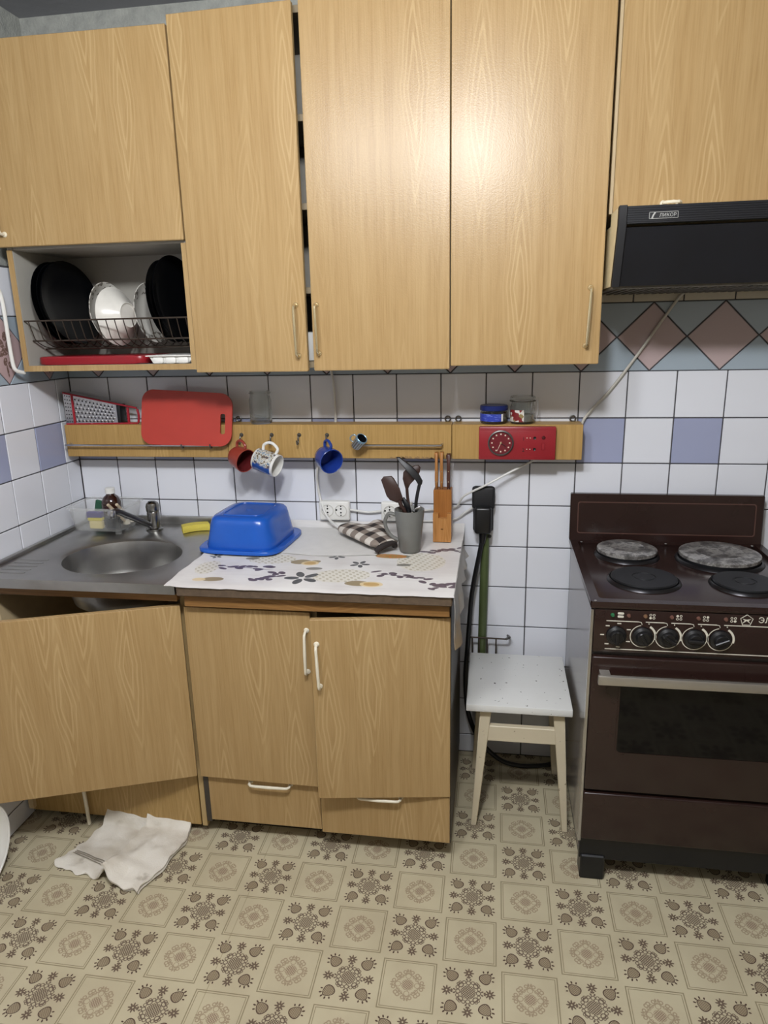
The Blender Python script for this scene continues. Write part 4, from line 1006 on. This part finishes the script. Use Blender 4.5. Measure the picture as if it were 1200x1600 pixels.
mug('mug', 'cobalt blue mug hanging alone on the rail', (0.998, -0.152, 1.180), (0.62, -0.76, -0.18), 0.033, 0.042, 0.072, M_mblue, M_mbluei, prof=bowlprof(0.035, 0.042, 0.072))
g = G('tin_print'); o_ = g.obj(); x, y, z = g.sep(o_)
M_tin = g.done(g.mix(g.lt(g.math('FLOORED_MODULO', g.mul(g.math('ARCTAN2', y, x), 2.2), 1.0), 0.4), g.mix(g.gt(z, 0.038), '6E6660', '6FA0BE'), '98A4AA'), 0.3, 0.4)
mug('small_cup', 'tiny striped cup hanging at the end of the steel rod', (1.106, -0.140, 1.232), (0.55, -0.45, 0.62), 0.017, 0.0195, 0.046, M_tin, M_kblack, hr=0.014, hang=-1.2, cat='cup', tube_r=0.0025)

# ------------------------------------------------------------------ dishes in the niche
NB = 1.5035
RK = thing('dish_rack', 'dark wire dish rack in the open niche over the sink', 'dish rack', (0.34, -0.15, 1.55))
for nm, y, z in (('front_rail', -0.292, 1.642), ('front_rail', -0.262, 1.580), ('base_rail', -0.20, 1.553), ('base_rail', -0.09, 1.553), ('rear_rail', -0.025, 1.642)):
    part(nm, tube(B(), [(0.061, y, z), (0.615, y, z)], 0.0026, 8), M_wire, RK)
wires = [0.075 + k*0.0295 for k in range(19)]
me_w = None
for x in wires:
    if me_w is None:
        o = part('wire', tube(B(), spline([(0, -0.292, 1.642), (0, -0.278, 1.605), (0, -0.262, 1.579), (0, -0.20, 1.556), (0, -0.09, 1.556), (0, -0.045, 1.59), (0, -0.025, 1.642)], 3), 0.0016, 6), M_wire, RK, M=Matrix.Translation((x, 0, 0))); me_w = o.data
    else:
        o = bpy.data.objects.new('wire', me_w); COL.objects.link(o); o.parent = RK; setw(o, Matrix.Translation((x, 0, 0)), RK)
M_pblk = plain('black_glaze', '06070A', 0.15, **{'Specular IOR Level': 0.18}); M_pwht = plain('white_glaze', 'DDDAD2', 0.18); 
g = G('floral_white'); o_ = g.obj(); vv = g.noise(o_, 60, 4)
x, y, z = g.sep(o_); rr = g.hyp(x, y)
M_pflo = g.done(g.mix(g.mul(g.smooth(vv, 0.52, 0.58), g.gt(rr, 0.062)), 'D6D3CB', '7A746B'), 0.2)
def dish(name, label, r, depth, c, az, lean, m, cat, foot=0.55, group=None):
    """dish whose open side faces direction az (deg, 0 = +x, -90 = -y), leaning back"""
    n = Vector((math.cos(math.radians(az))*math.cos(math.radians(lean)), math.sin(math.radians(az))*math.cos(math.radians(lean)), math.sin(math.radians(lean))))
    X = Vector((-n.y, n.x, 0)).normalized(); Y = n.cross(X)
    Mx = Matrix((X, Y, n)).transposed().to_4x4(); Mx.translation = Vector(c)
    t = bpy.data.objects.new(name, None); COL.objects.link(t); t.empty_display_size = 0.03; setw(t, Mx); tag(t, label, cat, group)
    f = r*foot
    part('shell', lathe(B(), [(0, 0.004), (f*0.93, 0.004), (f*0.95, 0), (f, 0), (f*1.04, 0.004), (r*0.80, depth*0.62), (r*0.97, depth*0.97), (r, depth), (r*0.985, depth+0.001),
                              (r*0.80, depth*0.72), (f*1.02, 0.009), (0, 0.008)], 48), m, t, local=True, ang=40)
    return t
zc = 1.556
dish('dinner_plate', 'rearmost of the black plates at the left end of the dish rack', 0.133, 0.028, (0.082, -0.155, zc+0.139), -5, 8, M_pblk, 'plate')
dish('dinner_plate', 'middle one of the black plates at the left of the dish rack', 0.133, 0.028, (0.104, -0.155, zc+0.139), -6, 8, M_pblk, 'plate')
dish('dinner_plate', 'front black plate at the left of the dish rack, its hollow face showing', 0.134, 0.026, (0.130, -0.157, zc+0.140), -9, 8, M_pblk, 'plate')
dish('bowl', 'white bowl next to the black plates, its inside showing', 0.098, 0.045, (0.250, -0.165, zc+0.103), -10, 6, M_pflo, 'bowl', 0.5)
dish('bowl', 'plain white bowl with its foot turned outwards in the dish rack', 0.094, 0.052, (0.358, -0.175, zc+0.100), 168, -4, M_pwht, 'bowl', 0.42)
dish('bowl', 'white-rimmed bowl between the plain bowl and right black plates', 0.096, 0.036, (0.400, -0.150, zc+0.102), -10, 6, M_pflo, 'bowl', 0.5)
dish('dinner_plate', 'black plate behind the rightmost black plate in the dish rack', 0.130, 0.026, (0.470, -0.155, zc+0.136), -6, 6, M_pblk, 'plate')
dish('dinner_plate', 'rightmost black plate in the dish rack, beside the niche wall', 0.136, 0.028, (0.505, -0.160, zc+0.142), -9, 6, M_pblk, 'plate')
bm = prism(B(), rrect(0.075, 0.455, -0.285, -0.05, 0.035, 6), 'z', NB+0.001, NB+0.026, 0.005, seg=2)
single('red_tray', bm, plain('red_tray', '8E1722', 0.3), 'red plastic lid lying on the niche floor under the rack', 'lid', (0.26, -0.16, NB))
WT = thing('white_tray', 'white moulded plastic tray beside the red lid in the niche', 'tray', (0.54, -0.2, NB))
part('tray_body', prism(B(), [(0.470, NB+0.022), (0.478, NB+0.008), (0.486, NB+0.001), (0.600, NB+0.001), (0.612, NB+0.010), (0.612, NB+0.022)], 'y', -0.288, -0.12, 0.002), M_white, WT)
for k in range(3): part('cup', bx(0.484+k*0.042, 0.520+k*0.042, -0.296, -0.2885, NB+0.001, NB+0.020, 0.006, 2), M_white, WT)
part('rim', bx(0.462, 0.614, -0.297, -0.11, NB+0.022, NB+0.0255, 0.001), M_white, WT)

# ------------------------------------------------------------------ on the sink
def superring(bm, cx, cy, a, b, z, n=48, e=4.0, rot=0.0):
    out = []
    for k in range(n):
        t = 2*PI*k/n; c, s = math.cos(t), math.sin(t)
        x = a*abs(c)**(2/e)*(1 if c >= 0 else -1); y = b*abs(s)**(2/e)*(1 if s >= 0 else -1)
        out.append(bm.verts.new((cx + x*math.cos(rot) - y*math.sin(rot), cy + x*math.sin(rot) + y*math.cos(rot), z)))
    return out
def loft(bm, rings, cap0=False, cap1=False):
    n = len(rings[0])
    for a, b in zip(rings, rings[1:]):
        for k in range(n): bm.faces.new((a[k], a[(k+1) % n], b[(k+1) % n], b[k]))
    if cap0: bm.faces.new(rings[0][::-1])
    if cap1: bm.faces.new(rings[-1])
    return bm
M_bas = plain('blue_basin', '1C57B4', 0.25, var=0.04, **{'Subsurface Weight': 0.0})
BS = thing('basin', 'blue plastic basin turned upside down between sink and worktop', 'basin', (0.742, -0.215, 0.9045))
bm = B(); q = -0.06; bc = (0.742, -0.222)
loft(bm, [superring(bm, *bc, a, b, z, rot=q, e=e) for a, b, z, e in ((0.120, 0.130, 0.912, 5), (0.122, 0.132, 0.922, 5), (0.117, 0.128, 0.940, 5), (0.107, 0.122, 0.990, 5), (0.103, 0.117, 1.006, 5), (0.096, 0.110, 1.014, 5), (0.080, 0.094, 1.0165, 6))], False, True)
bo = part('shell', bm, M_bas, BS, ang=50)
bm = B(); loft(bm, [superring(bm, *bc, a, b, z, rot=q, e=5) for a, b, z in ((0.120, 0.130, 0.914), (0.142, 0.150, 0.9165), (0.1445, 0.1525, 0.914), (0.1445, 0.1525, 0.9055), (0.1425, 0.1505, 0.9045), (0.141, 0.149, 0.912), (0.118, 0.128, 0.9105))])
part('rim', bm, M_bas, BS, ang=50)
bm = B(); loft(bm, [superring(bm, *bc, a, b, z, rot=q, e=6) for a, b, z in ((0.070, 0.084, 1.0165), (0.069, 0.083, 1.0195), (0.066, 0.080, 1.0195), (0.065, 0.079, 1.0165))])
part('base_ring', bm, M_bas, BS, ang=50)
part('centre_mark', lathe(B(), [(0, 1.0178), (0.012, 1.0178), (0.0125, 1.0160)], 20, cx=bc[0], cy=bc[1]), M_bas, BS)
g = G('sponge_yellow'); o_ = g.obj(); g.bump(g.noise(o_, 260, 3), 0.8, 0.003)
M_spg = g.done(g.mix(g.noise(o_, 30, 4), 'C9B545', 'D8C95A'), 0.85)
bm = B(); R_ = []
for i in range(9):
    t = i/8 - 0.5; yy = 0.018*math.cos(t*2.6) - 0.018
    R_.append([bm.verts.new((t*0.095, yy + sy, sz)) for sy, sz in ((-0.020, 0.002), (0.020, 0.002), (0.023, 0.014), (0.019, 0.026), (-0.019, 0.026), (-0.023, 0.014))])
loft(bm, R_, True, True); bmesh.ops.subdivide_edges(bm, edges=bm.edges[:], cuts=1, use_grid_fill=True)
tag(part('yellow_sponge', bm, M_spg, None, M=Matrix.Translation((0.482, -0.095, 0.900)) @ Matrix.Rotation(0.55, 4, 'Z'), ang=60), 'curved yellow sponge on the sink deck beside the blue basin', 'sponge')
# clear container with contents
g = G('milky_plastic'); M_milk = g.done('E8E9E6', 0.3, **{'Transmission Weight': 0.35, 'IOR': 1.1, 'Alpha': 0.2})
CT = thing('plastic_container', 'milky clear plastic container in the sink corner', 'container', (0.155, -0.115, 0.9005))
bm = B(); cc = (0.152, -0.116); zt0 = 0.9145
def cr(a, b, z): return superring(bm, *cc, a, b, z, 40, 7, -0.03)
loft(bm, [cr(0.090, 0.070, 0.9145), cr(0.094, 0.074, 0.918), cr(0.106, 0.086, 1.000), cr(0.112, 0.092, 1.002), cr(0.112, 0.092, 0.996), cr(0.1135, 0.0935, 0.996), cr(0.1135, 0.0935, 1.004), cr(0.104, 0.084, 1.003), cr(0.092, 0.072, 0.920), cr(0.088, 0.068, 0.917)], True, True)
part('tub', bm, M_milk, CT, ang=50)
for sx in (-1, 1):
    for sy in (-1, 1): part('foot', bx(cc[0]+sx*0.07-0.008, cc[0]+sx*0.07+0.008, cc[1]+sy*0.05-0.008, cc[1]+sy*0.05+0.008, 0.9015 if sx > 0 else 0.9125, 0.915), M_milk, CT)
BT = thing('bottle', 'brown bottle with a white cap standing in the plastic container', 'bottle', (0.168, -0.10, 0.921))
g = G('brown_glass'); M_brn = g.done('2E130B', 0.08, **{'Coat Weight': 0.5})
part('body', lathe(B(), [(0, 0.921), (0.033, 0.921), (0.035, 0.925), (0.035, 0.995), (0.033, 1.008), (0.026, 1.022), (0.016, 1.030), (0.0145, 1.034), (0.0145, 1.040), (0, 1.040)], 32, cx=0.168, cy=-0.10), M_brn, BT)
part('cap', lathe(B(), [(0.0150, 1.0355), (0.0172, 1.0355), (0.0172, 1.054), (0.0155, 1.056), (0, 1.056)], 28, cx=0.168, cy=-0.10), M_white, BT)
tag(part('scouring_pad', box(B(), -0.024, 0.024, -0.006, 0.006, 0, 0.085, 0.003, 1), plain('green_scourer', '27543F', 0.9, bump=0.5), None, M=Matrix.Translation((0.108, -0.095, 0.921)) @ Matrix.Rotation(0.25, 4, 'Y')), 'dark green scouring pad standing in the plastic container', 'scourer')
SP = thing('sponge_pack', 'yellow sponge in purple packaging inside the plastic container', 'sponge', (0.142, -0.165, 0.921))
part('sponge', bx(0.118, 0.168, -0.178, -0.160, 0.921, 0.950, 0.003), plain('pale_sponge', 'D8C88A', 0.9), SP)
part('yellow_band', bx(0.115, 0.170, -0.179, -0.160, 0.951, 0.962, 0.002), plain('yellow_print', 'CFC02E', 0.5), SP)
part('purple_wrap', bx(0.112, 0.170, -0.180, -0.160, 0.963, 0.983, 0.002), plain('purple_print', '3A2A78', 0.5), SP)
tag(part('dark_sponge', bx(-0.026, 0.026, -0.008, 0.008, 0, 0.044, 0.003), plain('dark_sponge', '2C2E34', 0.9), None, M=Matrix.Translation((0.205, -0.165, 0.921))), 'dark grey sponge at the right of the yellow one in the container', 'sponge')
for p0, p1, lab in (((0.222, -0.105, 0.925), (0.200, -0.178, 1.012), 'pale wooden brush handle sticking out in front of the brown bottle'), ((0.224, -0.072, 0.925), (0.226, -0.165, 1.010), 'second pale brush handle close to the tap spout')):
    h = thing('dish_brush', lab, 'brush', p0)
    part('handle', tube(B(), [p0, p1], [0.005, 0.0055], 10), plain('pale_wood', 'C9B79C', 0.6), h)
    part('bristles', lathe(B(), [(0, p0[2]-0.003), (0.013, p0[2]-0.003), (0.010, p0[2]+0.012), (0, p0[2]+0.014)], 14, cx=p0[0], cy=p0[1]), M_cream, h)

# ------------------------------------------------------------------ on the worktop
ZW = 0.9025
GM = thing('tall_mug', 'tall grey mug holding kitchen utensils on the oilcloth', 'mug', (1.288, -0.270, ZW))
M_grey = plain('grey_glaze', '6E6E6A', 0.4)
mc = (1.288, -0.270)
part('body', lathe(B(), [(0, ZW), (0.031, ZW), (0.0335, ZW+0.003), (0.048, ZW+0.136), (0.0475, ZW+0.138), (0.045, ZW+0.136), (0.031, ZW+0.012), (0, ZW+0.010)], 40, cx=mc[0], cy=mc[1]), M_grey, GM, ang=50)
part('handle', tube(B(), spline([(mc[0]-0.044, mc[1], ZW+0.118), (mc[0]-0.066, mc[1], ZW+0.122), (mc[0]-0.078, mc[1], ZW+0.100), (mc[0]-0.076, mc[1], ZW+0.075), (mc[0]-0.062, mc[1], ZW+0.050), (mc[0]-0.036, mc[1], ZW+0.034)], 5), 0.006, 10), M_grey, GM)
M_choc = plain('brown_nylon', '38241F', 0.5); M_nyl = plain('black_nylon', '17171A', 0.45)
def ux(px): return 1.2935 + (px-643)*0.00209
def uz(py): return 0.894 + (864-py)*0.00215
def utensil(name, label, pts, y, th, m, handle=None, hm=None, cat='utensil', lean=0.0):
    t = thing(name, label, cat, (1.288, -0.27, ZW+0.012))
    n = len(pts)
    P = [(ux(a), uz(b)) for a, b in pts]
    cx = sum(p[0] for p in P)/n; cz = sum(p[1] for p in P)/n
    part('blade', prism(B(), P, 'y', y-th/2, y+th/2, min(th*0.3, 0.002)), m, t, ang=50)
    if handle:
        a = handle; part('handle', tube(B(), spline(a[0], 4), a[1], 10), hm or m, t)
    return t
utensil('spatula', 'brown nylon spatula leaning left in the grey mug', [(599, 751), (603, 746), (615, 745), (619, 749), (627, 764), (632, 779), (631, 781), (623, 785), (612, 781), (607, 775)], -0.285, 0.007, M_choc,
        ([(ux(626), -0.285, uz(781)), (ux(630), -0.283, uz(792)), (ux(634), -0.28, uz(800)), (ux(646), -0.262, uz(848))], 0.0065))
utensil('spoon', 'brown nylon serving spoon standing behind the black ladle', [(630, 752), (631, 742), (636, 737), (648, 732), (654, 731), (657, 735), (656, 742), (650, 751), (641, 759), (638, 767), (634, 767)], -0.255, 0.008, M_choc,
        ([(ux(636), -0.255, uz(764)), (ux(637), -0.255, uz(780)), (ux(640), -0.26, uz(800)), (ux(645), -0.268, uz(850))], 0.005))
utensil('ladle', 'black kitchen tool with its slotted handle bent over the mug', [(622, 718), (627, 718), (645, 731), (655, 742), (661, 753), (660, 758), (655, 759), (651, 750), (640, 740), (630, 729)], -0.275, 0.012, M_nyl,
        ([(ux(657), -0.275, uz(756)), (ux(654), -0.275, uz(768)), (ux(651), -0.275, uz(785)), (ux(650), -0.272, uz(800)), (ux(643), -0.265, uz(848))], 0.0055))
utensil('turner', 'short black turner between the spatula and the ladle in the mug', [(628, 782), (632, 778), (640, 788), (644, 800), (636, 800)], -0.268, 0.008, M_nyl, ([(ux(638), -0.268, uz(796)), (ux(641), -0.268, uz(815)), (ux(644), -0.268, uz(848))], 0.005))
utensil('fork', 'steel fork at the right rim of the grey mug', [(645, 797), (653, 790), (658, 789), (659, 792), (650, 799)], -0.29, 0.0025, M_steel, ([(ux(649), -0.29, uz(796)), (ux(646), -0.283, uz(806)), (ux(642), -0.27, uz(846))], 0.0025))
# knife block
KB = thing('knife_block', 'wooden knife block standing at the right end of the worktop', 'knife block', (1.384, -0.13, ZW))
M_kb2 = wood('block_beech', '9C642F', 'B0783E', '86521F', 0.4, 1.5); M_kb3 = wood('handle_wood', 'A46F3C', 'B98652', '8C5A2A', 0.4, 2.0)
part('back_block', bx(1.354, 1.414, -0.150, -0.095, ZW, 1.075, 0.002), M_kb2, KB)
part('front_plate', holed([(1.354, ZW), (1.414, ZW), (1.414, 1.000), (1.401, 1.000), (1.401, 0.984), (1.372, 0.984), (1.372, 1.000), (1.354, 1.000)], [(1.380, 0.945), (1.388, 0.945), (1.388, 0.948), (1.380, 0.948)], 0.020), wood('block_front', 'B07A42', 'BE8A52', '9A672F', 0.4, 1.5), KB)
bmesh_o = KB.children[-1]; bmesh_o.data.transform(Matrix.Translation((0, -0.1705, 0)))
def knife(x, z1, w, m, label):
    t = thing('knife', label, 'knife', (x, -0.122, 1.05))
    part('blade', bx(x-0.0008, x+0.0008, -0.135, -0.110, 1.02, 1.078), M_steel, t)
    part('handle', prism(B(), [(x-w*0.6, 1.0755), (x+w*0.6, 1.0755), (x+w*0.75, 1.11), (x+w*0.6, z1-0.030), (x+w, z1-0.004), (x+w*0.8, z1), (x-w*0.8, z1), (x-w, z1-0.004), (x-w*0.6, z1-0.030), (x-w*0.75, 1.11)], 'y', -0.136, -0.108, 0.003), m, t, ang=50)
    for z in (1.10, 1.135): part('rivet', lathe(B(), [(0, 0.001), (0.0018, 0.0008), (0.002, 0)], 8, M=Matrix.Translation((x, -0.136, z)) @ Matrix.Rotation(PI/2, 4, 'X')), M_brass, t)
knife(1.3625, 1.197, 0.0068, M_kb3, 'left light-wood knife in the knife block')
knife(1.3795, 1.198, 0.0072, M_kb3, 'middle light-wood knife in the knife block')
knife(1.4025, 1.192, 0.0080, plain('dark_handle', '4A2A22', 0.4), 'dark-handled knife at the right of the knife block')
# oven mitt
def blob(bm, p0, p1, r0, r1, flat, n=14):
    d = Vector(p1)-Vector(p0); L = d.length; d.normalize(); s = Vector((-d.y, d.x, 0)); rings = []
    K_ = [(-1, 0.02), (-0.8, 0.6), (-0.4, 0.92), (0, 1.0)]
    st = [(k*r0, f*r0) for k, f in K_] + [(L*0.33, r0+(r1-r0)*0.33), (L*0.66, r0+(r1-r0)*0.66)] + [(L-k*r1, f*r1) for k, f in K_[::-1]]
    for t, r in st:
        c = Vector(p0) + d*t; c.z = p0[2] + (p1[2]-p0[2])*max(0, min(1, t/L))
        rings.append([bm.verts.new(c + s*r*math.cos(2*PI*k/n) + Vector((0, 0, 1))*min(r, 1)*flat*math.sin(2*PI*k/n)) for k in range(n)])
    return loft(bm, rings, True, True)
bm = B()
blob(bm, (1.062, -0.120, 0.922), (1.125, -0.178, 0.926), 0.046, 0.058, 0.38)
blob(bm, (1.115, -0.165, 0.926), (1.195, -0.255, 0.922), 0.060, 0.056, 0.34)
blob(bm, (1.178, -0.235, 0.922), (1.158, -0.115, 0.936), 0.040, 0.029, 0.62)
bm = remesh_bm(bm, 0.005, 6)
g = G('gingham'); p = g.pos(); x, y, z = g.sep(p)
a = g.add(g.mul(x, 0.72), g.mul(y, 0.69)); b = g.sub(g.mul(x, 0.69), g.mul(y, 0.72))
sa = g.gt(g.math('FLOORED_MODULO', g.mul(a, 1/0.052), 1.0), 0.5); sb = g.gt(g.math('FLOORED_MODULO', g.mul(b, 1/0.058), 1.0), 0.5)
lev = g.mul(g.add(sa, sb), 0.5)
g.bump(g.noise(p, 500, 2), 0.4, 0.001)
M_ging = g.done(g.ramp(lev, [(0, 'CFC8BE'), (0.3, '85796F'), (0.8, '2F2724')], 'CONSTANT'), 0.9)
MT = thing('oven_mitt', 'brown and white checked oven mitt lying beside the grey mug', 'oven mitt', (1.13, -0.19, 0.9045))
zmin = min(v.co.z for v in bm.verts); bmesh.ops.translate(bm, vec=(0, 0, 0.9045-zmin), verts=bm.verts[:])
mt = part('mitt', bm, M_ging, MT, ang=80)
part('cuff_binding', tube(B(), spline([(1.187, -0.318, 0.912), (1.200, -0.316, 0.925), (1.222, -0.296, 0.930), (1.236, -0.275, 0.926), (1.238, -0.266, 0.915)], 5), [0.010]*21, 10), plain('dark_binding', '2A2321', 0.85), MT)

# ------------------------------------------------------------------ floor things
RG = thing('floor_cloth', 'dirty white rag lying crumpled on the floor before the sink cabinet', 'rag', (0.40, -0.65, 0))
g = G('rag_cotton'); p = g.pos(); g.bump(g.noise(p, 220, 4), 0.6, 0.002); n1 = g.noise(p, 9, 4)
c = g.mix(g.smooth(n1, 0.4, 0.7), 'E2DCD0', 'CBC2B2'); c = g.mix(g.mul(g.smooth(g.noise(p, 14, 3), 0.62, 0.75), 0.5), c, '8F826F')
ob = g.obj(); M_ragc = g.done(c, 0.9)
def rag_pt(u, v):
    # corners: front-left, front-right, back-right, back-left
    FL, FR, BR, BL = Vector((0.225, -0.765, 0)), Vector((0.540, -0.838, 0)), Vector((0.585, -0.535, 0)), Vector((0.292, -0.555, 0))
    p = (FL*(1-u) + FR*u)*(1-v) + (BL*(1-u) + BR*u)*v
    z = 0.010 + 0.008*mnoise.noise((u*3, v*3, 1)) + 0.005*mnoise.noise((u*8, v*7, 4))
    z += 0.045*math.exp(-((u-0.62)/0.07)**2)*max(0, 1-v*2.2)           # tucked fold at the front edge
    z += 0.016*math.exp(-((u-0.72)/0.05)**2)*(1-v)
    z += 0.055*max(0, v-0.88)/0.12 + 0.006*math.sin(v*9)*(1-u)
    if v < 0.02: p.y += 0.018*mnoise.noise((u*9, 0, 2)); z -= 0.004
    if u < 0.02: p.x += 0.016*mnoise.noise((0, v*8, 6))
    if u > 0.98: p.x += 0.014*mnoise.noise((1, v*5, 8)) + 0.02*math.sin(v*PI)
    return Vector((p.x, p.y, max(z, 0.0045)))
bm = B(); nx = ny = 40; gr = [[bm.verts.new(rag_pt(i/nx, j/ny)) for j in range(ny+1)] for i in range(nx+1)]
for i in range(nx):
    for j in range(ny): bm.faces.new((gr[i][j], gr[i+1][j], gr[i+1][j+1], gr[i][j+1]))
thicken(bm, 0.004)
part('lower_layer', bm, M_ragc, RG, ang=70)
bm = B(); gr = []
for i in range(nx+1):
    row = []
    for j in range(ny+1):
        u, v = 0.56 + 0.45*i/nx, -0.01 + 1.0*j/ny; u -= 0.10*(v-0.3)*(1-i/nx)
        q_ = rag_pt(min(u, 1.0), v); q_.z += 0.009 + 0.006*mnoise.noise((u*7, v*7, 12)) + 0.010*math.exp(-((i/nx)/0.12)**2)
        row.append(bm.verts.new(q_))
    gr.append(row)
for i in range(nx):
    for j in range(ny): bm.faces.new((gr[i][j], gr[i+1][j], gr[i+1][j+1], gr[i][j+1]))
thicken(bm, 0.004)
part('folded_layer', bm, M_ragc, RG, ang=70)
M_stripe = plain('woven_stripe', '8C8478', 0.9)
for k in range(3):
    part('woven_stripe', tube(B(), [rag_pt(0.06+0.46*t/16, 0.30 - 0.08*(t/16) - 0.028*k) + Vector((0, 0, 0.0045)) for t in range(17)], 0.0011, 5), M_stripe, RG)
BK = thing('white_basin', 'white round basin standing on edge at the left wall beside the open sink door', 'basin', (0.05, -0.905, 0))
Mz = Matrix.Translation((0.088, -0.905, 0.1455)) @ Matrix.Rotation(PI/2, 4, 'Y')
part('shell', lathe(B(), [(0, -0.075), (0.085, -0.075), (0.095, -0.070), (0.125, -0.006), (0.140, 0.0), (0.141, 0.003), (0.124, -0.003), (0.092, -0.066), (0, -0.070)], 48, M=Mz), M_white, BK, ang=50)
part('rim', tube(B(), [Mz @ Vector((0.141*math.cos(a*PI/24), 0.141*math.sin(a*PI/24), 0.001)) for a in range(48)], 0.0042, 8, closed=True), M_white, BK)
